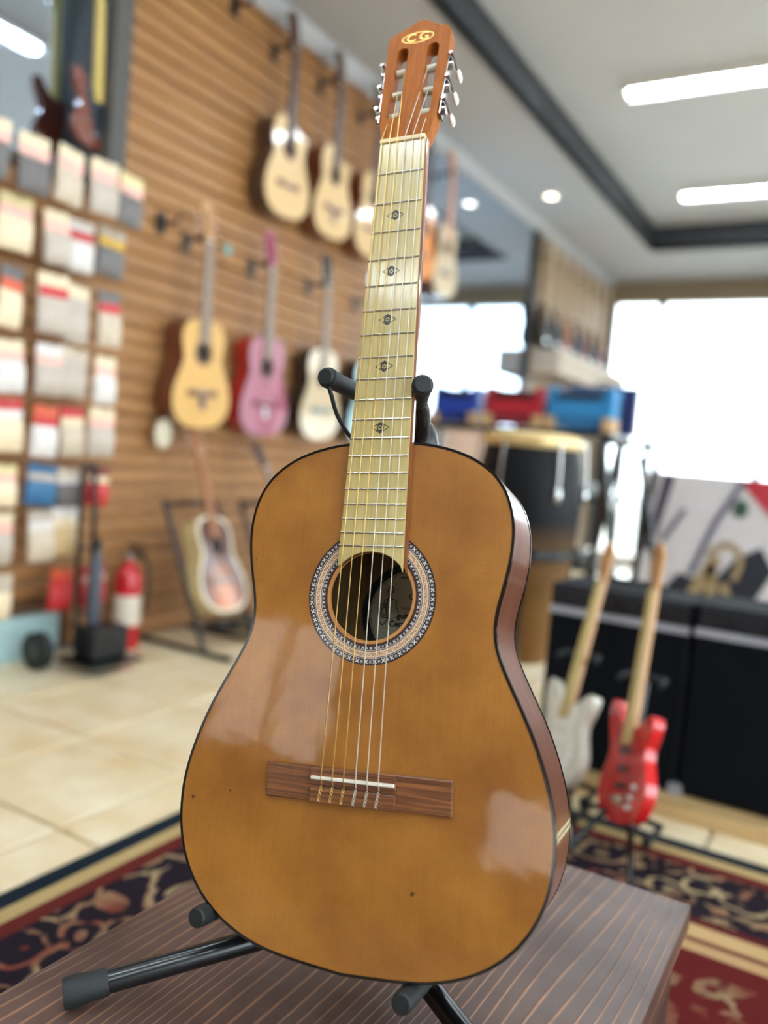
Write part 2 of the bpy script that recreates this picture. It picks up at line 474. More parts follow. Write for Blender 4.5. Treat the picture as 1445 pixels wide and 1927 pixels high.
# ring lines: sine of stretched noise
sx = N.new('ShaderNodeSeparateXYZ'); L.new(mp.outputs['Vector'], sx.inputs[0])
m1 = N.new('ShaderNodeMath'); m1.operation = 'MULTIPLY'; m1.inputs[1].default_value = 460; L.new(sx.outputs[0], m1.inputs[0])
m2 = N.new('ShaderNodeMath'); m2.operation = 'MULTIPLY_ADD'; m2.inputs[1].default_value = 130; L.new(n1.outputs['Fac'], m2.inputs[0]); L.new(m1.outputs[0], m2.inputs[2])
m3 = N.new('ShaderNodeMath'); m3.operation = 'SINE'; L.new(m2.outputs[0], m3.inputs[0])
mr = N.new('ShaderNodeMapRange'); mr.inputs['From Min'].default_value = .74; mr.inputs['From Max'].default_value = 1.0
L.new(m3.outputs[0], mr.inputs['Value'])
n2 = N.new('ShaderNodeTexNoise'); n2.inputs['Scale'].default_value = 9; n2.inputs['Detail'].default_value = 4; L.new(tc.outputs['Object'], n2.inputs['Vector'])
r2 = N.new('ShaderNodeValToRGB'); r2.color_ramp.elements[0].position = .3; r2.color_ramp.elements[1].position = .7
r2.color_ramp.elements[0].color = lin((70, 48, 42)); r2.color_ramp.elements[1].color = lin((96, 72, 64)); L.new(n2.outputs['Fac'], r2.inputs[0])
mm = N.new('ShaderNodeMath'); mm.operation = 'MULTIPLY'
mr3 = N.new('ShaderNodeMapRange'); mr3.inputs['From Min'].default_value = .35; mr3.inputs['From Max'].default_value = .65; mr3.inputs['To Min'].default_value = .22; mr3.inputs['To Max'].default_value = .95
L.new(n2.outputs['Fac'], mr3.inputs['Value']); L.new(mr3.outputs[0], mm.inputs[0]); L.new(mr.outputs[0], mm.inputs[1])
mx = N.new('ShaderNodeMixRGB'); mx.inputs[2].default_value = lin((150, 108, 80)); L.new(mm.outputs[0], mx.inputs[0]); L.new(r2.outputs[0], mx.inputs[1])
L.new(mx.outputs[0], P.inputs['Base Color']); P.inputs['Roughness'].default_value = .38
bp = N.new('ShaderNodeBump'); bp.inputs['Strength'].default_value = .25; bp.inputs['Distance'].default_value = .001
L.new(mr.outputs[0], bp.inputs['Height']); L.new(bp.outputs[0], P.inputs['Normal'])
BZ = .33
MB().box((-.275, -.62, BZ - .035), (.275, .60, BZ)).build('top_board', M_bench, bench, bevel=.003)
M_bench2 = wood('stained_pine_side', (52, 34, 29), (84, 58, 48), (3, 3, 60), .45)
for a_, b_ in (((-.262, -.605, .0085), (-.24, .585, BZ - .036)), ((.24, -.605, .0085), (.262, .585, BZ - .036)), ((-.239, .563, .0085), (.239, .585, BZ - .036)), ((-.239, -.605, .0085), (.239, -.583, BZ - .036))):
    MB().box(a_, b_).build('side_board', M_bench2, bench, bevel=.002)

# ------------------------------------------------------------------ the guitar (local mm: x right, y up from the tail, z out of the top)
OUT = [(0.0, 492.5), (12.2, 492.4), (24.4, 492.1), (36.6, 491.4), (48.6, 489.9), (60.6, 487.5), (72.3, 484.4), (83.7, 480.3), (94.7, 475.2), (104.9, 468.8), (114.1, 461.2), (122.0, 452.2), (128.2, 442.0), (132.6, 431.0), (135.5, 419.3), (136.9, 407.3), (137.0, 395.2), (136.1, 383.1), (134.3, 371.0), (131.9, 359.1), (129.1, 347.2), (126.4, 335.3), (124.6, 323.4), (124.3, 311.5), (126.2, 299.8), (129.8, 288.5), (134.7, 277.4), (140.2, 266.5), (145.9, 255.7), (151.6, 244.9), (157.1, 234.0), (162.2, 222.9), (167.0, 211.6), (171.3, 200.2), (175.2, 188.7), (178.6, 177.0), (181.5, 165.1), (183.5, 153.2), (184.7, 141.1), (184.9, 128.9), (184.2, 116.8), (182.5, 104.7), (179.8, 92.9), (175.9, 81.5), (170.8, 70.5), (164.5, 60.2), (157.1, 50.6), (148.8, 41.8), (139.6, 34.0), (129.7, 27.1), (119.1, 21.2), (108.0, 16.2), (96.6, 12.1), (84.9, 8.8), (72.9, 6.4), (60.9, 4.7), (48.7, 3.4), (36.6, 2.4), (24.4, 1.5), (12.2, 0.7), (0.0, 0.0)]
loop = OUT[::-1] + [(-x, y) for x, y in OUT[1:-1]]          # counter-clockwise from the tail
loop = crom(loop, 2)
GX, GU, GO = Vector((0.9797, 0.1774, 0.0933)), Vector((-0.1294, 0.2042, 0.9703)), Vector((0.1531, -0.9627, 0.2230))
GB = Vector((-0.3555, 0.6038, 0.4326))
def GW(x, y, z): return GB + (GX * x + GU * y + GO * z) * .001
gt = thing('classical_guitar', 'honey-coloured glossy classical guitar with pale fretboard standing in front on the bench', 'guitar', M=frame(GX, GU, GO, GB))
K = .001

M_top, nt, N, L, P = nodes_of('honey_lacquered_top')
tc = N.new('ShaderNodeTexCoord')
n1 = N.new('ShaderNodeTexNoise'); n1.inputs['Scale'].default_value = 9; n1.inputs['Detail'].default_value = 5; n1.inputs['Roughness'].default_value = .55
L.new(tc.outputs['Object'], n1.inputs['Vector'])
r1 = N.new('ShaderNodeValToRGB'); r1.color_ramp.elements[0].position = .28; r1.color_ramp.elements[1].position = .72
r1.color_ramp.elements[0].color = lin((130, 74, 8)); r1.color_ramp.elements[1].color = lin((175, 116, 38)); L.new(n1.outputs['Fac'], r1.inputs[0])
mp = N.new('ShaderNodeMapping'); mp.inputs['Scale'].default_value = (900, 6, 1); L.new(tc.outputs['Object'], mp.inputs['Vector'])
n2 = N.new('ShaderNodeTexNoise'); n2.inputs['Scale'].default_value = 1; n2.inputs['Detail'].default_value = 2; L.new(mp.outputs[0], n2.inputs['Vector'])
n3 = N.new('ShaderNodeTexNoise'); n3.inputs['Scale'].default_value = 420; n3.inputs['Detail'].default_value = 2; L.new(tc.outputs['Object'], n3.inputs['Vector'])
av = N.new('ShaderNodeMath'); av.operation = 'ADD'; L.new(n2.outputs['Fac'], av.inputs[0]); L.new(n3.outputs['Fac'], av.inputs[1])
mr = N.new('ShaderNodeMapRange'); mr.inputs['From Min'].default_value = .7; mr.inputs['From Max'].default_value = 1.3; mr.inputs['To Min'].default_value = .92; mr.inputs['To Max'].default_value = 1.08
L.new(av.outputs[0], mr.inputs['Value'])
vm = N.new('ShaderNodeVectorMath'); vm.operation = 'SCALE'; L.new(r1.outputs[0], vm.inputs[0]); L.new(mr.outputs[0], vm.inputs['Scale'])
L.new(vm.outputs[0], P.inputs['Base Color'])
P.inputs['Roughness'].default_value = .45; P.inputs['Coat Weight'].default_value = 1.0; P.inputs['Coat Roughness'].default_value = .05; P.inputs['Coat IOR'].default_value = 1.45
n4 = N.new('ShaderNodeTexNoise'); n4.inputs['Scale'].default_value = 16; n4.inputs['Detail'].default_value = 2; L.new(tc.outputs['Object'], n4.inputs['Vector'])
bp = N.new('ShaderNodeBump'); bp.inputs['Strength'].default_value = .35; bp.inputs['Distance'].default_value = .0012
L.new(n4.outputs['Fac'], bp.inputs['Height']); L.new(bp.outputs[0], P.inputs['Coat Normal'])
M_side = wood('mahogany_side', (78, 38, 20), (118, 64, 36), (10, 10, 300), .4, spec=.25, coat=.45, fine=.14, coat_rough=.1)
M_neckw = wood('neck_cedar', (108, 56, 26), (140, 80, 38), (300, 8, 300), .35, coat=.8, fine=.1)
M_headw = wood('headstock_cedar', (144, 76, 18), (166, 94, 28), (300, 9, 120), .55, spec=.15, coat=.0, fine=.05)
M_inner = wood('bare_wood_inside', (116, 88, 52), (150, 118, 74), (200, 6, 200), .8, fine=.05)
M_bind = mat('black_binding', (12, 11, 12), .2, coat=.6)
M_maple = wood('maple_fretboard', (180, 161, 99), (204, 185, 124), (420, 7, 420), .35, coat=.7, fine=.07, coat_rough=.12)
M_rose = wood('rosewood_bridge', (84, 46, 22), (158, 100, 52), (8, 420, 90), .3, coat=.7, c3=(112, 66, 36), fine=.15, distort=1.2)
M_bone = mat('bone', (232, 226, 208), .35)
M_gold = mat('gold_foil', (222, 186, 104), .35, metal=.6)
M_brass = mat('wound_string', (214, 178, 108), .3, metal=.8)
M_nylon = mat('nylon_string', (206, 196, 178), .25)
HC = (0.7, 339.0)
# body
n = len(loop)
def dep(y): return -88 - 6 * (1 - y / 492.5)
b = MB(K)
b.add([(x, y, -2.5) for x, y in loop] + [(x, y, dep(y)) for x, y in loop], [(i, i + n, (i + 1) % n + n, (i + 1) % n) for i in range(n)])
b.build('rim', M_side, gt, smooth=True)
b = MB(K); b.prism([loop], -3, 0); b.v = [(x, y, dep(y) + (-2.5 if z < -1 else 0)) for x, y, z in b.v]
b.build('back', M_inner, gt)
b = MB(K); b.prism([offset(loop, 1.6), circle(HC[0], HC[1], 42.6, 96)], -2.6, 0)
top = b.build('soundboard', M_top, gt)
M_lip = mat('raw_hole_edge', (186, 128, 66), .5)
b = MB(K); b.prism([circle(HC[0], HC[1], 45.7, 96), circle(HC[0], HC[1], 42.5, 96)], -2.7, .08); b.build('soundhole_edge', M_lip, gt)
b = MB(K); b.prism([offset(loop, -.5), offset(loop, 2.1)], -4.5, .3); b.build('binding', M_bind, gt)
b = MB(K); b.prism([offset(loop, -.5), offset(loop, 1.2)], -4, 0); b.v = [(x, y, dep(y) + (-2.8 if z < -2 else 2.2)) for x, y, z in b.v]; b.build('back_binding', M_bind, gt)
# pale rope inlay on the lower side
i0 = min(range(n), key=lambda i: abs(loop[i][0] - 184.9) + abs(loop[i][1] - 139))
def rimpt(s, d):
    i = int(math.floor(s)); t = s - i
    a = loop[(i0 + i) % n]; c = loop[(i0 + i + 1) % n]
    dx, dy = c[0] - a[0], c[1] - a[1]; l = math.hypot(dx, dy)
    return (a[0] + dx * t + dy / l * d, a[1] + dy * t - dx / l * d)
b = MB(K)
for q in range(24):
    z0, z1 = -5 - q * 3.55, -5 - (q + 1) * 3.55
    off = .13 * (1 if q % 2 else -1)
    for s0, s1 in ((-.62 + off, -.2 + off), (.2 + off, .62 + off)):
        A = [rimpt(s0, .5), rimpt(s1, .5)]
        b.add([(A[0][0], A[0][1], z0), (A[1][0], A[1][1], z0), (A[1][0], A[1][1], z1), (A[0][0], A[0][1], z1)], [(0, 1, 2, 3)])
inl = b.build('side_inlay', mat('maple_inlay', (224, 206, 164), .3, coat=.5), gt)
# rosette
b = MB(K); b.prism([circle(HC[0], HC[1], 65.6, 128), circle(HC[0], HC[1], 45.6, 128)], -.5, .10)
ros = b.build('rosette', mat('rosette_black', (30, 22, 26), .3, coat=.6), gt)
M_rc = mat('rosette_cream', (226, 190, 152), .35, coat=.6); M_rw = mat('rosette_white', (222, 216, 214), .35, coat=.6); M_rr = mat('rosette_red_brown', (58, 24, 24), .35, coat=.6)
b = MB(K); b.prism([circle(HC[0], HC[1], 58.3, 128), circle(HC[0], HC[1], 52.6, 128)], -.3, .16); b.build('cream_band', M_rc, ros)
b = MB(K)
for r_ in (59.35, 51.6): b.prism([circle(HC[0], HC[1], r_ + .22, 128), circle(HC[0], HC[1], r_ - .22, 128)], -.3, .15)
b.build('white_line', M_rw, ros)
b = MB(K); b.prism([circle(HC[0], HC[1], 47.3, 96), circle(HC[0], HC[1], 45.65, 96)], -.3, .15); b.build('inner_ring', M_rr, ros)
def pol(r, a): return (HC[0] + r * math.cos(a), HC[1] + r * math.sin(a))
b = MB(K)
def mark(rc, ac, size, kind):
    def q(u, v): return pol(rc + v, ac + u / rc)
    if kind == 0:
        for sg in (-1, 1): b.strip([q(-size, -size * sg), q(size, size * sg)], size * .26, .15)
    else:
        for k in range(4):
            a = math.pi * k / 4
            b.strip([q(-size * math.cos(a), -size * math.sin(a)), q(size * math.cos(a), size * math.sin(a))], size * .075, .15)
for k in range(88): mark(62.3, 2 * math.pi * k / 88, 1.75, k % 2)
for k in range(76): mark(49.5, 2 * math.pi * k / 76, 1.35, k % 2)
b.build('star_inlay', M_rw, ros)
b = MB(K)
for k in range(46):
    ac = 2 * math.pi * k / 46
    def q(u, v): return pol(55.45 + v, ac + u / 55.45)
    for sg in (-1, 1):
        pts = []
        for j in range(13):
            a = j / 12 * 4.4; r_ = 1.75 * (1 - .55 * j / 12)
            pts.append(q(sg * (1.3 + r_ * math.cos(a + 3.5) * .9), sg * (.35 + r_ * math.sin(a + 3.5))))
        b.strip(pts, .27, .21)
    b.strip([q(2.6, -1.9), q(4.6, 1.9)], .2, .21); b.strip([q(2.9, .9), q(4.3, -.9)], .2, .21)
b.build('scroll_inlay', mat('scroll_black', (46, 30, 26), .4), ros)
# small marks in the lacquer
b = MB(K)
for (x, y, s_) in ((-172, 132, 1.6), (-131, 143, 1.0), (61, 78, 1.9), (-128, 372, .8)):
    b.prism([circle(x, y, s_ * .7, 8, s_ * 1.2)], -.2, .12); b.prism([circle(x + s_ * 1.1, y + s_ * .4, s_ * .35, 6, s_ * .7)], -.2, .12)
b.build('lacquer_speck', mat('dark_speck', (70, 34, 12), .5), gt)
# label inside, on the back
LZ = -86.8
lab = MB(K).prism([circle(14, 328, 55, 72)], LZ - .4, LZ).build('maker_label', mat('label_black', (22, 22, 24), .6), gt)
M_paper = mat('label_paper', (196, 192, 166), .7); M_ink = mat('label_ink', (30, 28, 26), .7)
MB(K).prism([circle(14, 328, 46.5, 72)], LZ, LZ + .3).build('paper_disc', M_paper, lab)
b = MB(K)
for r_ in (45.3, 50): b.prism([circle(14, 328, r_, 72), circle(14, 328, r_ - .6, 72)], LZ, LZ + .5)
# note-and-guitar emblem
for r_ in (3.2, 5.4, 7.6): b.strip(circle(-16, 331, r_, 24), .45, LZ + .5, closed=True)
gs = [(-x * .052 - 9.5, 323 + y * .042) for x, y in OUT] + [(x * .052 - 9.5, 323 + y * .042) for x, y in OUT[::-1]]
b.strip(gs, .4, LZ + .5)
b.strip(crom([(-9.5, 344), (-13, 352), (-10, 357), (-6.8, 353), (-12, 344), (-14, 332), (-12, 322), (-17, 316), (-20, 319)], 5, False), .6, LZ + .5)
b.build('printed_emblem', M_ink, lab)
for body, s_, x, y, bo in (('guitarras', 8.6, 14, 326, .0003), ('Cerro', 8.8, 1.5, 317.4, .0003), ('MARCA REGISTRADA', 3.2, 16, 367, .0001), ('Simbolo de', 4.0, 12, 334.5, 0), ('CG', 9, 17, 347, .0001), ('Fabrica', 3, -4, 303, 0), ('Tel.', 3, 7, 299, 0)):
    text('printed_text', body, s_ * K, M_ink, lab, Matrix.Translation((x * K, y * K, (LZ + .5) * K)), bo)
# fretboard
def hw(y): return 24.9 + 6.1 * (820 - y) / 325
arc = [(x, HC[1] + math.sqrt(42.7 ** 2 - (x - HC[0]) ** 2)) for x in [-32.9 + 67.8 * i / 20 for i in range(21)]]
fb = [(-hw(820), 820)] + [(-hw(366), 366)] + arc[1:-1] + [(hw(363), 363)] + [(hw(820), 820)]
MB(K).prism([fb], 5.2, 8.0).build('fretboard', M_maple, gt)
MB(K).prism([[(x + (2.6 if x > 20 else 0), y) for x, y in fb]], .02, 5.2).build('fretboard_base', M_neckw, gt)
for k in range(1, 20):
    y = 820 - 650 * (1 - 2 ** (-k / 12)); w_ = hw(y)
    pts = [(-w_, 7.9), (-w_ + .6, 9.1), (w_ - .6, 9.1), (w_, 7.9)]
    b = MB(K)
    pr = [(-1.15, 7.9), (-.8, 8.8), (0, 9.15), (.8, 8.8), (1.15, 7.9)]
    b.add([(-w_, y + a, z) for a, z in pr] + [(w_, y + a, z) for a, z in pr], [(i, i + 1, i + 6, i + 5) for i in range(4)] + [(4, 3, 2, 1, 0), (5, 6, 7, 8, 9)])
    b.build('fret', M_steel, gt, smooth=True)
M_inlay = mat('inlay_ink', (28, 22, 18), .4)
for (x, y) in ((-1.6, 735), (-1.3, 672.3), (-1.2, 619.5), (-.8, 569.6), (0, 505.6)):
    b = MB(K)
    b.strip([(x - 9.2, y), (x, y + 5.4), (x + 9.2, y), (x, y - 5.4)], .62, 8.06, closed=True)
    hx = [(x + 4.3 * math.cos(math.pi / 6 + a * math.pi / 3), y + 4.7 * math.sin(math.pi / 6 + a * math.pi / 3)) for a in range(6)]
    b.prism([hx, circle(x, y, 2.6, 18)], 8.0, 8.06, walls=False, bottom=False)
    b.prism([circle(x, y, 1.0, 10)], 8.0, 8.06, walls=False, bottom=False)
    for a in range(6): b.strip([(x + 1.4 * math.cos(a * 1.047), y + 1.4 * math.sin(a * 1.047)), (x + 2.5 * math.cos(a * 1.047), y + 2.5 * math.sin(a * 1.047))], .42, 8.06)
    b.build('fret_marker', M_inlay, gt)
# neck and heel
b = MB(K); vs = []; secs = [(821, 13.5), (780, 14), (600, 16), (520, 18), (500, 26), (493, 60), (491.5, 82)]
for y, dd in secs:
    w_ = hw(y) * (1 if dd < 20 else (.9 if dd < 40 else .55))
    for j in range(13):
        a = math.pi * j / 12
        vs.append((-math.cos(a) * (hw(y) if False else w_ if j not in (0, 12) else hw(y)), y, 5.2 - math.sin(a) * (dd + 5)))
fs = [(i * 13 + j, i * 13 + j + 1, (i + 1) * 13 + j + 1, (i + 1) * 13 + j) for i in range(len(secs) - 1) for j in range(12)]
fs += [(i * 13, (i + 1) * 13, (i + 1) * 13 + 12, i * 13 + 12) for i in range(len(secs) - 1)]
b.add(vs, fs); b.build('neck', M_neckw, gt, smooth=True)
# nut
MB(K).box((-25.2, 819.5, 3), (25.2, 824.5, 9.9)).build('nut', mat('aged_bone', (222, 196, 148), .35), gt, bevel=.0008)
# headstock
TH = R(10)
def HS(x, s_, z): return (x, 823.5 + s_ * math.cos(TH) + z * math.sin(TH), 4.5 - s_ * math.sin(TH) + z * math.cos(TH))
hh = [(24.9, 0), (27.5, 9), (31.5, 28), (34.8, 73), (36.5, 122), (36.8, 147), (35.6, 152), (31.5, 158), (23, 161.2), (14, 166), (7, 171.6), (0, 173.6)]
hout = hh + [(-x, y) for x, y in hh[:-1][::-1]]
def slot(cx):
    return [(cx + 6.4 * math.cos(a), 128 + 6.4 * math.sin(a)) for a in [math.pi * i / 8 for i in range(9)]] + [(cx + 6.4 * math.cos(a), 37 + 4 * math.sin(a)) for a in [math.pi + math.pi * i / 8 for i in range(9)]]
hd = MB(K).prism([hout, slot(-17.8), slot(17.8)], -17, 0, T=HS).build('headstock', M_headw, gt, bevel=.0006)
b = MB(K)
b.prism([circle(-2.4, 147.3, 19, 40, 8.3), circle(-2.4, 147.3, 17.6, 40, 7.1)], .02, .12, T=HS)
b.build('logo_oval', M_gold, hd)
for ch, dx in (('C', -7.6), ('G', 7.6)):
    ME = Matrix.Translation(Vector(HS(-2.4 + dx, 147.2, .15)) * K) @ Matrix.Rotation(-TH, 4, 'X')
    text('logo_letter', ch, 16.5 * K, M_gold, hd, ME, .0003)
M_roller = mat('roller_plastic', (206, 200, 176), .4)
M_pearl = mat('pearl_button', (222, 206, 196), .25, coat=.5)
rs_ = (106, 73.5, 42.5)
for sx in (-1, 1):
    for s_ in rs_:
        ro = MB(K).tube([HS(sx * 10, s_, -9), HS(sx * 26, s_, -9)], 4.6, 14).build('roller', M_roller, gt, smooth=True)
    b = MB(K); b.prism([[(32 + .0, 34), (32, 116), (38.4, 116), (38.4, 34)]], 0, 0) if False else None
    pl = MB(K)
    def SP(a, s_, o): return HS(sx * (36.2 + o - (112 - s_) * .026), s_, a)
    for s0, s1 in ((33, 118),):
        vs = [SP(a, s_, o) for o in (0, 1.4) for s_ in (s0, s1) for a in (-15.5, -2.5)]
        pl.add(vs, [(0, 1, 3, 2), (4, 6, 7, 5), (0, 4, 5, 1), (2, 3, 7, 6), (0, 2, 6, 4), (1, 5, 7, 3)])
    plate = pl.build('tuner_plate', M_chrome, gt)
    for s_ in rs_:
        c = SP(-9, s_, 1.4); e = SP(-9, s_, 5.2)
        tu = MB(K).tube([c, e], 5.2, 12).build('tuner_gear', M_chrome, gt, smooth=True)
        MB(K).tube([SP(2, s_ + 7.5, 3.6), SP(-10, s_ + 7.5, 3.6), SP(-24, s_ + 7.5, 4.6)], [2.6, 2.8, 1.7], 8).build('worm_shaft', M_chrome, tu, smooth=True)
        c = Vector(SP(-31, s_ + 7.5, 5.0))
        MB(K).ball(c, (3.2, 6.2, 9.0), 12, 8).build('tuner_button', M_pearl, tu, smooth=True)
# strings
NX = (-22.6, -13.9, -5.3, 3.6, 12.2, 20.6); SX = (-30.6, -19.2, -8.0, 3.9, 15.2, 26.2)
seg_r = (.62, .56, .5, .5, .46, .44)
BR = math.tan(R(1.15))
for k in range(6):
    m = M_brass if k < 3 else M_nylon
    ys = 168.2 + SX[k] * BR
    ro = (-17.8 if k < 3 else 17.8); order = (42.5, 73.5, 106)[k] if k < 3 else (106, 73.5, 42.5)[k - 3]
    rx = ro + (-3.5, 0, 3.5)[k % 3] * (1 if k < 3 else 1)
    if k < 3: rx = ro + (-4, 0, 4)[k]
    else: rx = ro + (-4, 0, 4)[k - 3]
    path = [HS(rx, order, -4.4), (NX[k], 824, 10.3), (NX[k], 820, 10.3), (SX[k], ys, 11.9), (SX[k], ys - 6, 8.6)]
    st = MB(K).tube(path, seg_r[k], 6).build('string', m, gt, smooth=True)
    kn = []
    for j in range(19):
        a = j / 18; kn.append((SX[k] - 2.0 * a + 1.1 * math.sin(a * 14), ys - 7 - 14.5 * a, 9.0 + .9 * math.cos(a * 14)))
    MB(K).tube(kn, seg_r[k] * .75, 6).build('string_knot', m, st, smooth=True)
    kn = [(p[0] - 2 * (p[0] - (SX[k] - 2.0 * j / 18)), p[1], 18.0 - p[2]) for j, p in enumerate(kn)]
    MB(K).tube(kn, seg_r[k] * .75, 6).build('string_knot', m, st, smooth=True)
# bridge
def BT(x, y, z):
    a = R(1.15); yy = y - 161
    return (x * math.cos(a) - yy * math.sin(a), 161 + x * math.sin(a) + yy * math.cos(a), z)
def bbox(b, x0, x1, y0, y1, z0, z1):
    vs = [BT(x, y, z) for z in (z0, z1) for x, y in ((x0, y0), (x1, y0), (x1, y1), (x0, y1))]
    return b.add(vs, [(0, 3, 2, 1), (4, 5, 6, 7), (0, 1, 5, 4), (1, 2, 6, 5), (2, 3, 7, 6), (3, 0, 4, 7)])
br = bbox(MB(K), -90, 94, 145.6, 177.2, 0, 4.8).build('bridge', M_rose, gt, bevel=.0012)
bbox(MB(K), -42.8, 41.6, 163.2, 177.0, 4.8, 8.6).build('saddle_block', M_rose, br, bevel=.0006)
bbox(MB(K), -42.8, 41.6, 145.4, 159.4, 4.8, 8.2).build('tie_block', M_rose, br, bevel=.0006)
bbox(MB(K), -41.5, 41.0, 166.4, 169.4, 8, 11.4).build('saddle', M_bone, br, bevel=.0006)
b = MB(K)
for k in range(6): b.tube([BT(SX[k], 159.5, 6.4), BT(SX[k], 161, 6.4)], 1.0, 8)
b.build('string_hole', M_bind, br)

# ------------------------------------------------------------------ its stand
hub = Vector((-.422, .765, .398)); S0 = Vector((hub.x, hub.y, BZ))
sd = thing('guitar_stand', 'black tubular folding stand with rubber-tipped arms holding the honey guitar', 'guitar stand', S0)
def W(p): return Vector(p) - S0
def curve(pts, n=6): return crom([tuple(p) for p in pts], n, False)
f1, f2, f3 = Vector((-.6185, .5295, BZ + .0165)), Vector((-.196, .660, BZ + .0165)), Vector((-.43, .985, BZ + .0165))
for f in (f1, f2, f3):
    d = (f - hub).normalized()
    lg = MB().tube([W(hub + d * .012), W(f - d * .02)], .0115, 14).build('leg', M_blackm, sd, smooth=True)
    M4 = (f - d * .05); MB().tube([W(f - d * .036), W(f - d * .034), W(f - d * .018), W(f - d * .006), W(f + d * .006)], [.0126, .0136, .0138, .0158, .0150], 16).build('rubber_foot', M_rubber, lg, smooth=True)
MB().ball(W(hub), (.026, .026, .03), 14, 10).build('hub', M_black, sd, smooth=True)
ptop = GW(-6, 505, -118)
MB().tube([W(hub), W(ptop)], .011, 14).build('pole', M_blackm, sd, smooth=True)
for x, yb in ((-145, 27.0), (62.5, -6.5)):
    st_ = [hub + Vector((0, 0, .0)), GW(x * .6 - 15, -10 + (yb + 10) * .5, -124), GW(x, yb - 2, -116), GW(x, yb, -100)]
    a = MB().tube([W(p) for p in curve(st_, 5)], .0075, 12).build('support_arm', M_blackm, sd, smooth=True)
    MB().tube([W(GW(x, yb, -102)), W(GW(x, yb, 8)), W(GW(x, yb, 14)), W(GW(x, yb, 15.5))], [.0098, .0098, .0092, .0075], 18).build('foam_sleeve', M_rubber, a, smooth=True)
for (x, y), (xb, yb), mid in (((-59, 557), (-53, 564), ((-46, 557, -68), (-25, 532, -96))), ((46, 544), (18.5, 552), ((17.5, 545, -66), (13.5, 530, -80)))):
    tip = GW(x, y, 22); bk = GW(xb, yb, -50); ax = (tip - bk).normalized()
    st_ = [ptop] + [GW(*q) for q in mid[::-1]] + [bk - ax * .004, bk + ax * .012]
    a = MB().tube([W(p) for p in curve(st_, 6)], .0095, 12).build('yoke_arm', M_blackm, sd, smooth=True)
    MB().tube([W(bk), W(tip - ax * .009), W(tip - ax * .002), W(tip)], [.0098, .0098, .0094, .0076], 18).build('foam_sleeve', M_rubber, a, smooth=True)
    MB().tube([W(tip - ax * .012), W(tip - ax * .011), W(tip - ax * .006), W(tip - ax * .005)], [.0100, .0108, .0108, .0100], 18).build('end_ring', M_rubber, a, smooth=True)
b = MB().ball(W(ptop + GX * .006 + GU * .004), (.024, .02, .045), 14, 10).build('yoke_head', M_black, sd, smooth=True)
# safety strap from the left tip round behind the neck
sp = curve([GW(-57, 549, 15), GW(-56, 541, 8), GW(-55, 525, -8), GW(-46, 508, -22), GW(-38, 502, -34), GW(-20, 505, -60), GW(-10, 508, -95)], 6)
MB().tube([W(p) for p in sp], .0022, 8).build('strap', M_rubber, sd, smooth=True)
# ------------------------------------------------------------------ rug
M_rug, nt, N, L, P = nodes_of('woven_rug')
RX0, RX1, RY0, RY1 = -1.324, 1.75, -1.6, 2.10
tc = N.new('ShaderNodeTexCoord'); sx = N.new('ShaderNodeSeparateXYZ'); L.new(tc.outputs['Object'], sx.inputs[0])
def math_(op, a, b=None, c=None):
    n_ = N.new('ShaderNodeMath'); n_.operation = op
    for i, v in enumerate((a, b, c)):
        if v is None: continue
        if isinstance(v, (int, float)): n_.inputs[i].default_value = v
        else: L.new(v, n_.inputs[i])
    return n_.outputs[0]
cx, cy, hx, hy = (RX0 + RX1) / 2, (RY0 + RY1) / 2, (RX1 - RX0) / 2, (RY1 - RY0) / 2
ex = math_('SUBTRACT', hx, math_('ABSOLUTE', sx.outputs[0])); ey = math_('SUBTRACT', hy, math_('ABSOLUTE', sx.outputs[1]))
dd = math_('MINIMUM', ex, ey)
band = N.new('ShaderNodeValToRGB'); band.color_ramp.interpolation = 'CONSTANT'
els = band.color_ramp.elements
stops = [(0, (24, 34, 44)), (.045, (176, 150, 104)), (.085, (92, 34, 30)), (.125, (34, 26, 34)), (.345, (84, 28, 27)), (.375, (180, 148, 104)), (.425, (92, 36, 30)), (.44, (172, 138, 98)), (.475, (88, 26, 24))]
els[0].position = 0; els[0].color = lin(stops[0][1]); els[1].position = stops[1][0] ; els[1].color = lin(stops[1][1])
for p_, c_ in stops[2:]:
    e = els.new(p_); e.color = lin(c_)
L.new(dd, band.inputs[0])
# scrolling leaves: bent rings of a distorted voronoi, only inside the dark border and sparsely in the field
dn = N.new('ShaderNodeTexNoise'); dn.inputs['Scale'].default_value = 7; L.new(tc.outputs['Object'], dn.inputs['Vector'])
vmx = N.new('ShaderNodeVectorMath'); vmx.operation = 'MULTIPLY_ADD'; vmx.inputs[1].default_value = (.14, .14, 0); L.new(dn.outputs['Color'], vmx.inputs[0]); L.new(tc.outputs['Object'], vmx.inputs[2])
vo = N.new('ShaderNodeTexVoronoi'); vo.inputs['Scale'].default_value = 11.5; L.new(vmx.outputs[0], vo.inputs['Vector'])
ring = math_('SINE', math_('MULTIPLY', vo.outputs['Distance'], 15.0))
leaf = N.new('ShaderNodeMapRange'); leaf.inputs['From Min'].default_value = .35; leaf.inputs['From Max'].default_value = .6; L.new(ring, leaf.inputs['Value'])
fn = N.new('ShaderNodeTexNoise'); fn.inputs['Scale'].default_value = 26; fn.inputs['Detail'].default_value = 2; L.new(tc.outputs['Object'], fn.inputs['Vector'])
brk = N.new('ShaderNodeMapRange'); brk.inputs['From Min'].default_value = .38; brk.inputs['From Max'].default_value = .48; L.new(fn.outputs['Fac'], brk.inputs['Value'])
lc = N.new('ShaderNodeValToRGB'); lc.color_ramp.elements[0].position = .35; lc.color_ramp.elements[0].color = lin((120, 56, 44)); lc.color_ramp.elements[1].position = .6; lc.color_ramp.elements[1].color = lin((158, 138, 104))
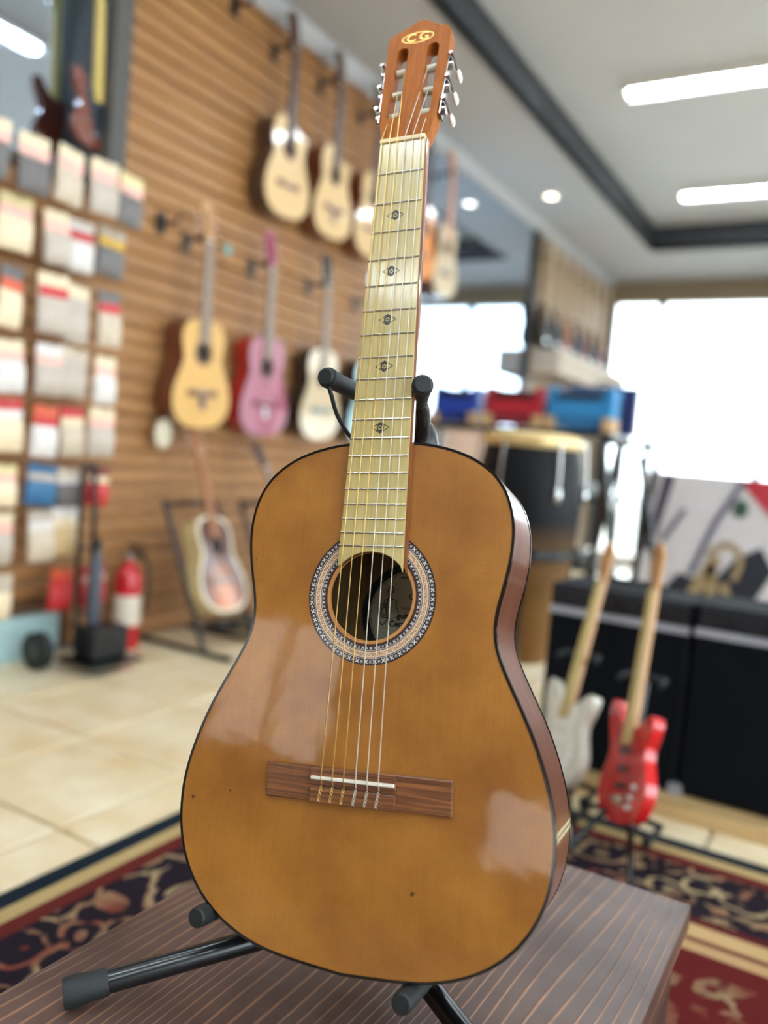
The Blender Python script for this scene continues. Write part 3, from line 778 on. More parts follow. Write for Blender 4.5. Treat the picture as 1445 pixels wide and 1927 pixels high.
L.new(dn.outputs['Fac'], lc.inputs[0])
inb = math_('MULTIPLY', math_('GREATER_THAN', dd, .125), math_('LESS_THAN', dd, .345))
fld = math_('MULTIPLY', math_('GREATER_THAN', dd, .54), .55)
msk = math_('MULTIPLY', math_('MULTIPLY', leaf.outputs[0], brk.outputs[0]), math_('ADD', inb, fld))
mx = N.new('ShaderNodeMixRGB'); L.new(msk, mx.inputs[0]); L.new(band.outputs[0], mx.inputs[1]); L.new(lc.outputs[0], mx.inputs[2])
L.new(mx.outputs[0], P.inputs['Base Color']); P.inputs['Roughness'].default_value = .95; P.inputs['Specular IOR Level'].default_value = .1
bp = N.new('ShaderNodeBump'); bp.inputs['Strength'].default_value = .5; bp.inputs['Distance'].default_value = .003
f2n = N.new('ShaderNodeTexNoise'); f2n.inputs['Scale'].default_value = 500; L.new(tc.outputs['Object'], f2n.inputs['Vector']); L.new(f2n.outputs['Fac'], bp.inputs['Height']); L.new(bp.outputs[0], P.inputs['Normal'])
rug = MB().box((-hx, -hy, 0), (hx, hy, .008)).build('area_rug', M_rug)
rug.location = (cx, cy, .0004)
tag(rug, 'dark red floral area rug with navy and gold borders under the bench', 'rug')

# ------------------------------------------------------------------ guitars made to one pattern
def cut_loop():
    half = OUT[::-1]
    lf = [(-x, y) for x, y in OUT[1:-1]]
    rt = [p for p in half if p[1] < 385] + [(136, 395), (134, 412), (126, 424), (112, 428), (96, 424), (78, 425), (62, 436), (50, 454), (42, 474), (36, 491.5)] + [p for p in half if p[0] < 34 and p[1] > 400]
    return rt + lf
loop_cut = crom(cut_loop(), 1); loop_std = OUT[::-1] + [(-x, y) for x, y in OUT[1:-1]]
M_fbdark = wood('dark_fretboard', (58, 42, 38), (92, 72, 66), (300, 8, 300), .4)
M_hole = mat('hole_shade_dark', (22, 16, 13), .8)
M_ros2 = mat('plain_rosette', (110, 70, 44), .4)
def acoustic(name, label, M, top, side, neck, fbm=None, head=None, brm=None, k=1.0, cut=False, guard=None, tagc=None, group='guitars hanging on the slat wall', sticker=None, solid=False, bw=3.2):
    k_ = .001 * k; lp = loop_cut if cut else loop_std; n = len(lp)
    g = thing(name, label, 'guitar', M=M, group=group)
    b = MB(k_); b.add([(x, y, -2) for x, y in lp] + [(x, y, -92) for x, y in lp], [(i, i + n, (i + 1) % n + n, (i + 1) % n) for i in range(n)] + [tuple(range(2 * n - 1, n - 1, -1))])
    b.build('body', side, g, smooth=True)
    b = MB(k_); b.prism([offset(lp, 2.0), circle(0, 339, 43, 32)], -2.5, 0); b.build('soundboard', top, g)
    b = MB(k_); b.prism([offset(lp, -.6), offset(lp, bw)], -5, .3); b.build('binding', MATS.get(name + '_bind', M_bind), g)
    b = MB(k_); b.prism([circle(0, 339, 43, 32)], -9, -6); b.build('soundhole_shade', M_hole, g)  # dark disc paints the shade inside the body
    b = MB(k_); b.prism([circle(0, 339, 58, 40), circle(0, 339, 45, 40)], -.5, .4); b.build('rosette', M_ros2, g)
    if guard:
        gp = crom([(20, 372), (60, 380), (84, 350), (88, 300), (74, 272), (52, 290), (46, 320), (44, 350)], 4)
        b = MB(k_); b.prism([gp], -.2, .9); b.build('pickguard', guard, g)
    brm = brm or M_rose
    br = MB(k_).box((-92, 146, 0), (92, 177, 7)).build('bridge', brm, g, bevel=.002)
    MB(k_).box((-40, 167, 7), (40, 170, 10)).build('saddle', M_bone, br)
    fbm = fbm or M_fbdark
    f_ = [(-25, 820), (-33, 381), (33, 381), (25, 820)]
    MB(k_).prism([f_], .3, 8).build('fretboard', fbm, g)
    b = MB(k_); vs = []
    secs = [(822, 15), (600, 17), (520, 20), (497, 45), (492.5, 80)]
    for y, d_ in secs:
        for j in range(9):
            a = math.pi * j / 8; vs.append((-math.cos(a) * hw(y) * (1 if d_ < 30 else .7), y, .3 - math.sin(a) * d_))
    b.add(vs, [(i * 9 + j, i * 9 + j + 1, (i + 1) * 9 + j + 1, (i + 1) * 9 + j) for i in range(4) for j in range(8)]); b.build('neck', neck, g, smooth=True)
    hdm = head or neck
    if solid:
        h_ = MB(k_).prism([hout], -15, 0, T=HS).build('headstock', hdm, g)
    else:
        h_ = MB(k_).prism([hout, slot(-17.8), slot(17.8)], -16, 0, T=HS).build('headstock', hdm, g)
    MB(k_).box((-25.5, 819.5, 2), (25.5, 824, 9.5)).build('nut', M_bone, g)
    for s1 in (-1, 1):
        for s_ in rs_:
            MB(k_).tube([HS(s1 * 34, s_, -9), HS(s1 * 44, s_, -9), HS(s1 * 46, s_, -9), HS(s1 * 54, s_, -9)], [2.4, 2.4, 6, 6], 8).build('tuner', M_pearl if not solid else M_chrome, g, smooth=True)
    if tagc:
        b = MB(k_).box((-16, 92, 6), (16, 146, 8)).build('hang_tag', tagc, g)
    if sticker:
        b = MB(k_).prism([circle(18, 210, 26, 20)], .1, .7).build('sticker', sticker, g)
    return g
def wall_frame(y, z, roll=3.0, x=-2.60, lean=1.2):
    up = Vector((math.sin(R(lean)), -math.sin(R(roll)), 1)).normalized()
    out = Vector((1, 0, -math.sin(R(lean)))); out = (out - up * out.dot(up)).normalized()
    return frame(up.cross(out), up, out, (x, y, z))
M_spruce = wood('pale_spruce', (202, 162, 104), (214, 178, 122), (300, 5, 300), .35, coat=.8)
M_yell = wood('amber_spruce', (204, 154, 78), (214, 168, 94), (300, 5, 300), .35, coat=.8)
M_pinkt = mat('pink_lacquer', (152, 62, 88), .4, coat=.5); M_reds = mat('red_lacquer', (170, 22, 26), .25, coat=1)
M_burst = mat('cream_white_lacquer', (204, 182, 148), .3, coat=.8)
M_dsid = wood('dark_side', (44, 24, 16), (72, 40, 26), (10, 10, 200), .3, coat=1)
M_dred = wood('red_brown_side', (82, 34, 18), (120, 54, 28), (10, 10, 200), .3, coat=1)
M_nk = wood('pale_neck', (168, 120, 72), (190, 142, 92), (300, 8, 300), .4)
M_ndk = wood('dark_neck', (66, 44, 38), (92, 64, 54), (300, 8, 300), .4)
M_blk = mat('black_lacquer', (16, 15, 16), .2, coat=1)
M_lb = mat('pale_blue_lacquer', (168, 206, 212), .3, coat=.8)
M_org = mat('orange_lacquer', (226, 138, 52), .28, coat=1)
M_tagd = mat('dark_tag', (84, 76, 92), .6); M_tagw = mat('white_tag', (214, 208, 214), .6)
M_wing = mat('grey_fretboard', (132, 112, 98), .4)
acoustic('wall_guitar', 'amber-topped classical guitar with pale tuners, left end of the lower row', wall_frame(2.765, .937), M_yell, M_dred, M_nk, fbm=M_wing, tagc=M_tagd)
acoustic('wall_guitar', 'pink guitar with red sides hanging in the lower row', wall_frame(3.21, .932), M_pinkt, M_reds, M_ndk, fbm=M_wing, head=mat('pink_head', (150, 50, 84), .4), brm=mat('dark_pink_bridge', (120, 40, 66), .4), tagc=M_tagw)
acoustic('wall_guitar', 'cream guitar with black sides, right of the pink one', wall_frame(3.69, .942), M_burst, M_blk, M_ndk, fbm=M_wing, head=M_blk, brm=mat('grey_bridge', (120, 130, 128), .4), guard=mat('white_guard', (214, 232, 230), .3))
acoustic('wall_guitar', 'pale blue guitar mostly hidden behind the honey guitar neck', wall_frame(4.16, .946), M_lb, M_blk, M_ndk, fbm=M_wing, head=M_blk)
acoustic('wall_guitar', 'big spruce-topped cutaway guitar, left end of the upper row', wall_frame(3.265, 2.012), M_spruce, M_dsid, M_ndk, k=.97, cut=True, solid=True, group='guitars hanging in the upper row')
acoustic('wall_guitar', 'spruce-topped guitar with a dark hang tag, second in the upper row', wall_frame(3.665, 2.016), M_spruce, M_dred, M_ndk, k=.97, cut=True, solid=True, tagc=M_tagd, group='guitars hanging in the upper row')
acoustic('wall_guitar', 'spruce-topped guitar in the upper row, half hidden by the honey guitar neck', wall_frame(4.06, 2.012), M_spruce, M_dred, M_ndk, k=.97, solid=True, group='guitars hanging in the upper row')
acoustic('wall_guitar', 'orange guitar beside the mirror in the upper row', wall_frame(4.68, 2.03), M_org, M_dred, M_ndk, k=.95, solid=True, group='guitars hanging in the upper row')
acoustic('wall_guitar', 'pale guitar with a round sticker before the mirror, right end of the upper row', wall_frame(5.02, 1.985), M_burst, M_dred, mat('orange_neck', (196, 132, 96), .4), fbm=mat('tan_fretboard', (196, 140, 110), .4), k=.97, solid=True, sticker=mat('sticker_blue_grey', (176, 188, 186), .5), group='guitars hanging in the upper row')
# hangers and spare hooks are fixtures of the wall
def hanger(y, z):
    b = MB().tube([(XL, y, z), (XL + .13, y, z + .005)], .006, 8).box((XL - .001, y - .02, z - .05), (XL + .006, y + .02, z + .03))
    for s_ in (-1, 1): b.tube([(XL + .075, y, z), (XL + .085, y + s_ * .03, z), (XL + .15, y + s_ * .032, z + .012)], .006, 8)
    b.build('guitar_hanger', M_black, wl, smooth=True)
for y, z in ((2.72, 1.765), (3.167, 1.76), (3.647, 1.77), (4.117, 1.775), (3.225, 2.815), (3.62, 2.82), (4.02, 2.81), (4.64, 2.81), (4.98, 2.79)): hanger(y, z)
for y, z in ((2.56, 1.80), (2.925, 2.875)):
    MB().box((XL - .001, y - .022, z - .045), (XL + .012, y + .022, z + .045)).tube([(XL, y, z), (XL + .10, y, z - .005), (XL + .115, y, z + .02)], .008, 8).build('wall_hook', M_black, wl)
t = thing('price_tag', 'small round teal price tag hanging right of the amber guitar neck', 'price tag', (-2.66, 2.93, 1.777))
MB().tube([(-.004, 0, 0), (.004, 0, 0)], .026, 16).build('disc', mat('teal_card', (112, 158, 150), .6), t)
MB().tube([(0, 0, .024), (-.05, 0, .07)], .002, 6).build('string', M_black, t)
t = thing('price_tag', 'white rounded tag under the left side of the amber guitar', 'price tag', (-2.66, 2.60, .905))
MB().prism([circle(0, 0, .05, 20, .065)], -.003, .003, T=lambda x, y, z: (z, x, y)).build('card', mat('white_card', (206, 194, 170), .6), t)
MB().tube([(0, 0, .055), (-.05, 0, .10)], .002, 6).build('string', M_black, t)

# ------------------------------------------------------------------ mirrors
t = thing('wall_mirror', 'tall frameless wall mirror behind the right-hand hanging guitars', 'mirror', (XL, 5.83, 1.20))
MB().box((-.02, -1.1, 0), (.004, 1.10, 1.74)).build('mirror_glass', M_mirror, t)
MB().box((-.02, 1.04, -.5), (.03, 1.12, 1.74)).build('side_frame', M_black, t)
t = thing('wall_mirror', 'large blue-tinted mirror panel at the upper left above the accessory packs', 'mirror', (XL, 1.27, 1.86))
MB().box((-.02, -.87, 0), (-.004, .862, 1.09)).build('mirror_glass', M_mirror, t)
MB().box((-.02, .862, -.02), (.17, .94, 1.09)).build('frame_post', mat('grey_post', (74, 70, 66), .6), t)
MB().box((-.02, -.87, -.02), (.01, .862, 0)).build('bottom_rail', M_grey, t)

# ------------------------------------------------------------------ electric guitars
EL = [(0, 0), (58, 5), (112, 28), (148, 75), (155, 125), (135, 175), (118, 215), (116, 250), (132, 290), (140, 335), (125, 355), (95, 345), (60, 320), (28, 312), (-28, 312), (-60, 330), (-105, 385), (-138, 408), (-158, 388), (-150, 330), (-126, 270), (-115, 225), (-130, 180), (-155, 130), (-150, 75), (-110, 25), (-55, 4)]
eloop = crom(EL, 3)
PG = crom([(60, 60), (95, 110), (90, 170), (60, 210), (70, 260), (60, 300), (26, 308), (-26, 308), (-70, 330), (-90, 320), (-78, 260), (-60, 215), (-40, 160), (-20, 110), (20, 70)], 3)
HE = crom([(-21, 800), (-24, 830), (-36, 850), (-42, 900), (-40, 950), (-24, 978), (0, 972), (8, 950), (22, 930), (26, 880), (22, 830), (21, 800)], 3)
def electric(name, label, M, bodym, k=1.0, guard=None, neckm=None, group=None, bass=False, tuners=6, pk=None):
    k_ = .001 * k
    g = thing(name, label, 'bass guitar' if bass else 'electric guitar', M=M, group=group)
    MB(k_).prism([eloop], -42, 0).build('body', bodym, g, bevel=.006 * k)
    nm = neckm or M_nk
    if guard: MB(k_).prism([PG], 0, 2.2).build('pickguard', guard, g)
    for y in ((120, 175, 235) if not bass else (190,)):
        MB(k_).box((-38, y - 9, 1), (38, y + 9, 6)).build('pickup', pk or (M_black if not guard or bass else M_white), g, bevel=.002 * k)
    MB(k_).box((-36, 62, 0), (36, 88, 9)).build('bridge', M_chrome, g, bevel=.001)
    for q in ((78, 88), (92, 122), (74, 58))[:3 if not bass else 2]:
        MB(k_).lathe([(9, 0), (9, 9), (7, 11)], 12, M=Matrix.Translation((q[0], q[1], 2))).build('knob', M_white if guard else M_black, g, smooth=True)
    MB(k_).prism([[(-28, 258), (28, 258), (21, 802), (-21, 802)]], -16, 8).build('neck', nm, g, bevel=.004 * k)
    MB(k_).prism([[(-27, 256), (27, 256), (20.5, 800), (-20.5, 800)]], 8, 11).build('fretboard', nm if neckm else M_maple, g)
    hd_ = MB(k_).prism([HE], -14, 0).build('headstock', nm, g)
    for j in range(tuners):
        y = 838 + j * 120 / (tuners - 1)
        MB(k_).tube([(-40, y, -8), (-50, y, -8), (-52, y, -8), (-62, y, -8)], [2.5, 2.5, 6, 6], 8).build('tuner', M_chrome, g, smooth=True)
    return g
def upframe(p0, p1, outdir):
    up = (Vector(p1) - Vector(p0)).normalized(); out = Vector(outdir); out = (out - up * out.dot(up)).normalized()
    return frame(up.cross(out), up, out, p0)
M_strat = mat('white_guitar_lacquer', (214, 212, 196), .25, coat=1); M_redg = mat('red_guitar_lacquer', (204, 18, 26), .22, coat=1)
M_ivory = mat('ivory_guard', (222, 220, 206), .35)
electric('electric_guitar', 'white small electric guitar with maple neck on a floor stand', upframe((-.612, 1.975, .10), (-.582, 2.262, .722), (-.62, -.72, .33)), M_strat, k=.69, guard=M_ivory, group='small electrics on stands')
electric('electric_guitar', 'bright red small electric guitar with maple neck before the black amplifiers', upframe((-.412, 1.878, .10), (-.426, 2.128, .738), (-.78, -.58, .33)), M_redg, k=.70, guard=mat('red_guard', (170, 26, 34), .3), pk=M_black, group='small electrics on stands')
electric('bass_guitar', 'brown bass guitar with yellow neck hanging before the upper-left mirror', wall_frame(2.115, 1.935, 2, x=-2.60, lean=0), mat('brown_sunburst', (112, 48, 26), .25, coat=1), k=.66, guard=mat('navy_guard', (26, 36, 52), .4), neckm=mat('yellow_maple', (206, 178, 96), .4), bass=True, tuners=4)
cols = [((52, 40, 34), 'dark brown'), ((34, 34, 40), 'black'), ((150, 88, 54), 'tan brown'), ((28, 36, 54), 'navy'), ((108, 52, 38), 'red-brown'), ((40, 32, 30), 'dark walnut'), ((130, 76, 60), 'copper')]
ordn = ['first', 'second', 'third', 'fourth', 'fifth', 'sixth', 'seventh']
M_rn = mat('rosy_neck', (214, 188, 160), .7, spec=.2)
for i, (c_, nm) in enumerate(cols):
    y = 7.12 + i * .31
    electric('electric_guitar', nm + ' electric guitar on the far wall, ' + ordn[i] + ' from the mirror', wall_frame(y, 1.96, 2, x=-2.62), mat('lacq_' + nm.replace(' ', '_'), c_, .7, spec=.15), k=.95, guard=None, neckm=M_rn, group='electric guitars in a row on the far wall')
    MB().tube([(XL, y - .03, 2.76), (XL + .1, y - .03, 2.765)], .008, 8).build('guitar_hanger', M_black, wl)
M_ledge = mat('ledge_paint', (186, 168, 150), .7)
t = thing('wall_shelf', 'cream ledge under the row of far electric guitars', 'shelf', (XL, 8.1, 1.78))
MB().box((-.01, -1.12, .12), (.30, 1.12, .16)).build('top_board', M_ledge, t); MB().box((.27, -1.12, -.06), (.30, 1.12, .12)).build('front_board', M_ledge, t); MB().box((-.01, -1.12, -.06), (.27, -1.09, .12)).build('end_board', M_ledge, t)

# floor stands
def floor_stand(label, M, k=1.0):
    """local metres: y up, z towards the viewer; tripod with cradle and neck post"""
    g = thing('guitar_stand', label, 'guitar stand', M=M, group='small black guitar stands')
    MB(k).tube([(0, .06, -.10), (0, .40, -.17)], .009, 10).build('post', M_blackm, g, smooth=True)
    for x, z in ((-.085, .12), (.085, .12), (0, -.20)):
        lg = MB(k).tube([(0, .14, -.115), (x, .012, z)], .008, 10).build('leg', M_blackm, g, smooth=True)
        MB(k).ball((x, .012, z), .012, 10, 6).build('rubber_foot', M_rubber, lg, smooth=True)
    for x in (-.085, .085):
        MB(k).tube([(0, .075, -.11), (x, .07, -.10), (x, .07, .03), (x, .095, .035)], .008, 10).build('cradle_arm', M_rubber, g, smooth=True)
    MB(k).tube([(-.05, .40, -.10), (-.045, .40, -.165), (.045, .40, -.165), (.05, .40, -.10)], .008, 10).build('neck_yoke', M_rubber, g, smooth=True)
    return g
def zframe(loc, face):
    f = Vector((face[0], face[1], 0)).normalized(); u = Vector((0, 0, 1))
    return frame(u.cross(f), u, f, loc)
floor_stand('black stand carrying the white small electric guitar', zframe((-.598, 1.99, .0085), (.03, -1)))
floor_stand('black stand carrying the red small electric guitar', zframe((-.418, 1.885, .0085), (-.05, -1)))
# ------------------------------------------------------------------ sunburst guitars on the floor at the left
M_sb, nt, N, L, P = nodes_of('sunburst_top')
tc = N.new('ShaderNodeTexCoord'); mp = N.new('ShaderNodeMapping'); mp.inputs['Location'].default_value = (0, -.19, 0); mp.inputs['Scale'].default_value = (5.5, 3.6, 1)
L.new(tc.outputs['Object'], mp.inputs['Vector']); ln_ = N.new('ShaderNodeVectorMath'); ln_.operation = 'LENGTH'; L.new(mp.outputs[0], ln_.inputs[0])
rp = N.new('ShaderNodeValToRGB'); rp.color_ramp.elements[0].color = lin((206, 112, 40)); rp.color_ramp.elements[0].position = .15; rp.color_ramp.elements[1].color = lin((84, 28, 16)); rp.color_ramp.elements[1].position = .75
L.new(ln_.outputs['Value'], rp.inputs[0]); L.new(rp.outputs[0], P.inputs['Base Color']); P.inputs['Roughness'].default_value = .35; P.inputs['Coat Weight'].default_value = .6
MATS['floor_guitar_bind'] = M_cream
M_creamb = mat('cream_side_band', (196, 172, 120), .4)
acoustic('floor_guitar', 'sunburst guitar with wide cream edges leaning on a floor stand by the slat wall', upframe((-2.30, 2.70, .16), (-2.60, 2.735, .93), (1, .1, .3)), M_sb, M_creamb, mat('brown_neck', (158, 98, 56), .6), fbm=mat('brown_fretboard', (150, 98, 60), .6), k=.88, bw=17, group='guitars on floor stands')
acoustic('floor_guitar', 'second floor guitar nearly hidden behind the honey guitar, only its grey neck showing', upframe((-2.22, 3.17, .16), (-2.58, 3.14, .92), (1, 0, .3)), M_sb, M_dsid, M_ndk, fbm=M_wing, k=.84, group='guitars on floor stands')
def frame_stand(label, x, y):
    g = thing('guitar_stand', label, 'guitar stand', (x, y, 0), group='black frame stands on the tiles')
    pts = crom([(.12, -.16, .012), (-.14, -.16, .56), (-.16, -.12, .60), (-.16, .12, .60), (-.14, .16, .56), (.12, .16, .012)], 4, False)
    MB().tube(pts, .012, 10).build('back_frame', M_blackm, g, smooth=True)
    for s_ in (-1, 1):
        MB().tube([(-.28, s_ * .16, .012), (.26, s_ * .16, .012)], .012, 10).build('foot_bar', M_blackm, g, smooth=True)
        a = MB().tube([(.05, s_ * .09, .105), (.22, s_ * .09, .12), (.23, s_ * .09, .16)], .011, 10).build('cradle_arm', M_rubber, g, smooth=True)
    MB().tube([(.065, -.16, .105), (.065, .16, .105)], .010, 10).build('cross_bar', M_blackm, g, smooth=True)
    return g
frame_stand('black frame stand holding the sunburst guitar', -2.40, 2.70)
frame_stand('black frame stand behind the honey guitar, right of the sunburst guitar', -2.38, 3.17)

# ------------------------------------------------------------------ accessory packs on pegs
PC = dict(cream=(228, 206, 172), yellow=(224, 204, 150), pink=(232, 176, 162), grey=(184, 170, 156), white=(216, 208, 202), red=(190, 44, 44), dark=(104, 98, 96), blue=(44, 98, 138), orange=(206, 88, 52), taupe=(198, 180, 158), maroon=(124, 34, 38), steel=(108, 112, 122), tan=(200, 170, 124), amber=(206, 160, 40))
PM = {k: mat('pack_' + k, v, .35 if k in ('white', 'grey') else .45, var=.12, scale=60) for k, v in PC.items()}
rows = [(1.865, .205), (1.66, .20), (1.43, .225), (1.19, .195), (.98, .20), (.757, .16), (.598, .20), (.37, .175)]
colY = [1.62, 1.765, 1.91, 2.05, 2.175]
grid = [[('cream', 'pink', 'dark'), ('cream', 'pink', 'dark'), ('cream', 'pink', 'taupe'), ('cream', 'pink', 'grey'), ('yellow', 'pink', 'dark')],
        [('cream', 'pink', 'yellow'), ('yellow', 'pink', 'cream'), ('cream', 'pink', 'grey'), ('white', 'red', 'white'), ('grey', 'amber', 'dark')],
        [('white', 'tan', 'cream'), ('dark', 'orange', 'cream'), ('cream', 'red', 'grey'), ('cream', 'grey', 'grey'), ('dark', 'red', 'taupe')],
        [('cream', 'pink', 'tan'), ('cream', 'pink', 'white'), ('white', 'pink', 'grey'), ('taupe', 'grey', 'grey'), ('cream', 'pink', 'white')],
        [('red', 'cream', 'cream'), ('red', 'white', 'cream'), ('orange', 'red', 'white'), ('red', 'cream', 'taupe'), ('cream', 'pink', 'grey')],
        [('cream', 'pink', 'cream'), ('yellow', 'pink', 'cream'), ('blue', 'grey', 'blue'), ('taupe', 'white', 'dark'), ('maroon', 'cream', 'red')],
        [('cream', 'tan', 'cream'), ('cream', 'pink', 'grey'), ('grey', 'white', 'taupe'), ('white', 'cream', 'tan'), None],
        [None, ('taupe', 'grey', 'cream'), None, ('orange', 'red', 'red'), ('red', 'pink', 'red')]]
rown = ['top', 'second', 'third', 'fourth', 'fifth', 'sixth', 'seventh', 'bottom']
coln = ['at the left picture edge', 'second from the left', 'in the middle', 'fourth from the left', 'at the right end']
for i, (zt, h) in enumerate(rows):
    for j, y in enumerate(colY):
        c_ = grid[i][j]
        if not c_: continue
        x = -2.50 + .004 * j if i == 0 else -2.575 + .02 * ((i * 3 + j) % 3)
        y2 = y + (.015 if i == 0 else 0); w_ = (.060 - .006 * ((i * 2 + j) % 3)) if i else .058
        t = thing('accessory_pack', '%s hanging accessory pack with %s band, %s row, %s' % (c_[0], c_[1], rown[i], coln[j]), 'accessory pack', M=Matrix.Translation((x, y2, zt - .006 * ((i + 2 * j) % 3))) @ Matrix.Rotation(R(((i * 7 + j * 5) % 9) - 4), 4, 'X') @ Matrix.Rotation(R(((i * 5 + j * 3) % 7) * 3 - 9), 4, 'Z'), group='accessory packs hanging on pegs')
        hh_ = h * .36
        MB().box((-.004, -w_, -hh_), (.004, w_, 0)).build('header_card', PM[c_[0]], t, bevel=.002)
        MB().box((.0042, -w_ * .96, -hh_), (.0065, w_ * .96, -hh_ * .55)).build('print_band', PM[c_[1]], t)
        # a pillow-like pouch
        prof = []
        for a in range(7):
            u = a / 6
            th = .004 + .016 * math.sin(math.pi * u) ** .6
            prof.append((u, th))
        b = MB()
        hp = h * .56
        for sgn in (1,):
            vs = []
            for u, th in prof:
                for q in range(5):
                    v = q / 4; tt = .003 + (th - .003) * math.sin(math.pi * (.08 + .84 * v)) ** .5
                    vs.append((tt, -w_ + 2 * w_ * v, -hh_ - hp * u))
            m_ = len(vs)
            vs += [(-p[0], p[1], p[2]) for p in vs]
            fs = []
            for a in range(6):
                for q in range(4):
                    p0 = a * 5 + q
                    fs.append((p0, p0 + 5, p0 + 6, p0 + 1)); fs.append((p0 + m_, p0 + 1 + m_, p0 + 6 + m_, p0 + 5 + m_))
            for a in range(6):
                for q in (0, 4):
                    p0 = a * 5 + q; fs.append((p0, p0 + m_, p0 + 5 + m_, p0 + 5))
            for q in range(4):
                for a in (0, 6):
                    p0 = a * 5 + q; fs.append((p0, p0 + 1, p0 + 1 + m_, p0 + m_))
            b.add(vs, fs)
        b.build('pouch', PM[c_[2]], t, smooth=True)
        MB().tube([(XL, y2, zt - .015), (x + .02, y2, zt - .015), (x + .03, y2, zt - .005)], .003, 6).build('peg', M_steel, wl)

# ------------------------------------------------------------------ hand cart and extinguisher
t = thing('hand_cart', 'black folding hand cart with two wheels in front of the accessory packs', 'hand cart', (-2.50, 2.10, 0))
for s_ in (-1, 1):
    rl = MB().tube([(0, s_ * .035, .07), (-.015, s_ * .033, .55), (-.02, s_ * .03, .74)], .010, 10).build('rail', M_blackm, t, smooth=True)
MB().tube([(-.02, -.03, .74), (-.02, -.02, .76), (-.02, .02, .76), (-.02, .03, .74)], .012, 10).build('handle', M_rubber, t, smooth=True)
MB().box((.0, -.12, .035), (.20, .12, .05)).build('toe_plate', M_blackm, t, bevel=.004)
for z in (.2, .45): MB().tube([(-.003, -.034, z), (-.003, .034, z)], .007, 8).build('cross_bar', M_blackm, t)
MB().tube([(-.05, -.15, .07), (-.05, .13, .07)], .007, 8).build('axle', M_grey, t)
for y in (-.16, .13):
    w_ = MB().tube([(-.05, y - .018, .07), (-.05, y + .018, .07)], .07, 24).build('wheel', M_rubber, t, smooth=True)
    MB().tube([(-.05, y - .021, .07), (-.05, y + .021, .07)], .032, 16).build('wheel_hub', mat('hub_grey', (60, 58, 54), .5), w_, smooth=True)
MB().box((.03, -.07, .052), (.15, .09, .17)).build('strapped_case', M_black, t, bevel=.01)
t = thing('spray_bottle', 'tall grey-blue bottle standing on the hand cart', 'bottle', (-2.44, 2.09, .171))
MB().lathe([(.024, 0), (.026, .01), (.026, .22), (.014, .26), (.014, .28)], 20).build('body', mat('blue_grey_metal', (74, 80, 92), .5, metal=.2), t, smooth=True)
MB().lathe([(.017, .28), (.017, .31), (.008, .32)], 16).build('cap', M_black, t, smooth=True)
t = thing('fire_extinguisher', 'red fire extinguisher with white label standing against the slat wall', 'fire extinguisher', (-2.60, 2.40, 0))
MB().lathe([(.052, 0), (.056, .008), (.056, .29), (.046, .33), (.02, .355), (.018, .37)], 24).build('cylinder', mat('extinguisher_red', (196, 24, 34), .25, coat=.5), t, smooth=True)
MB().lathe([(.0565, .10), (.0568, .105), (.0568, .22), (.0565, .225)], 24).build('label', mat('extinguisher_label', (228, 214, 196), .5), t, smooth=True)
vv = MB().lathe([(.017, .37), (.022, .375), (.022, .40), (.012, .405)], 14).build('valve', mat('valve_metal', (170, 160, 150), .35, metal=.7), t, smooth=True)
MB().box((-.01, -.012, .405), (.085, .012, .415)).box((-.01, -.012, .43), (.075, .012, .44)).build('lever', M_black, vv)
MB().tube(crom([(.02, .0, .39), (.06, .03, .38), (.07, .045, .30), (.066, .04, .16)], 5, False), .008, 8).build('hose', M_rubber, t, smooth=True)

# ------------------------------------------------------------------ conga
M_cong, nt, N, L, P = nodes_of('fade_finish')
tc = N.new('ShaderNodeTexCoord'); sx = N.new('ShaderNodeSeparateXYZ'); L.new(tc.outputs['Object'], sx.inputs[0])
rp = N.new('ShaderNodeValToRGB'); rp.color_ramp.elements[0].position = .42; rp.color_ramp.elements[0].color = lin((146, 104, 56)); rp.color_ramp.elements[1].position = .72; rp.color_ramp.elements[1].color = lin((9, 9, 13))
L.new(sx.outputs[2], rp.inputs[0]); L.new(rp.outputs[0], P.inputs['Base Color']); P.inputs['Roughness'].default_value = .5; P.inputs['Specular IOR Level'].default_value = .2
t = thing('conga_drum', 'tall conga drum, black above fading to tan, right of the honey guitar', 'drum', (-.995, 2.68, 0))
MB().lathe([(.115, .235), (.125, .30), (.155, .50), (.178, .68), (.182, .78), (.172, .90), (.158, .975)], 40).build('shell', M_cong, t, smooth=True)
hd_ = MB().lathe([(.160, .955), (.163, .985), (.158, 1.004), (.13, 1.012), (.05, 1.014)], 40).build('drumhead', mat('natural_skin', (222, 190, 132), .5), t, smooth=True)
MB().lathe([(.166, .972), (.176, .972), (.176, .992), (.166, .992), (.166, .972)], 40).build('hoop', mat('brass_hoop', (206, 178, 122), .3, metal=.4), t, smooth=True)
for k in range(6):
    a = k * math.pi / 3 + .35
    c_, s_ = math.cos(a), math.sin(a)
    lg = MB().tube([(.178 * c_, .178 * s_, .985), (.186 * c_, .186 * s_, .90), (.189 * c_, .189 * s_, .80)], .005, 8).build('tension_rod', M_chrome, t, smooth=True)
    MB().ball((.187 * c_, .187 * s_, .81), (.013, .013, .03), 10, 8).build('lug', M_chrome, lg, smooth=True)
st = MB().lathe([(.185, .60), (.195, .60), (.195, .63), (.185, .63), (.185, .60)], 32).build('stand_ring', M_blackm, t, smooth=True)
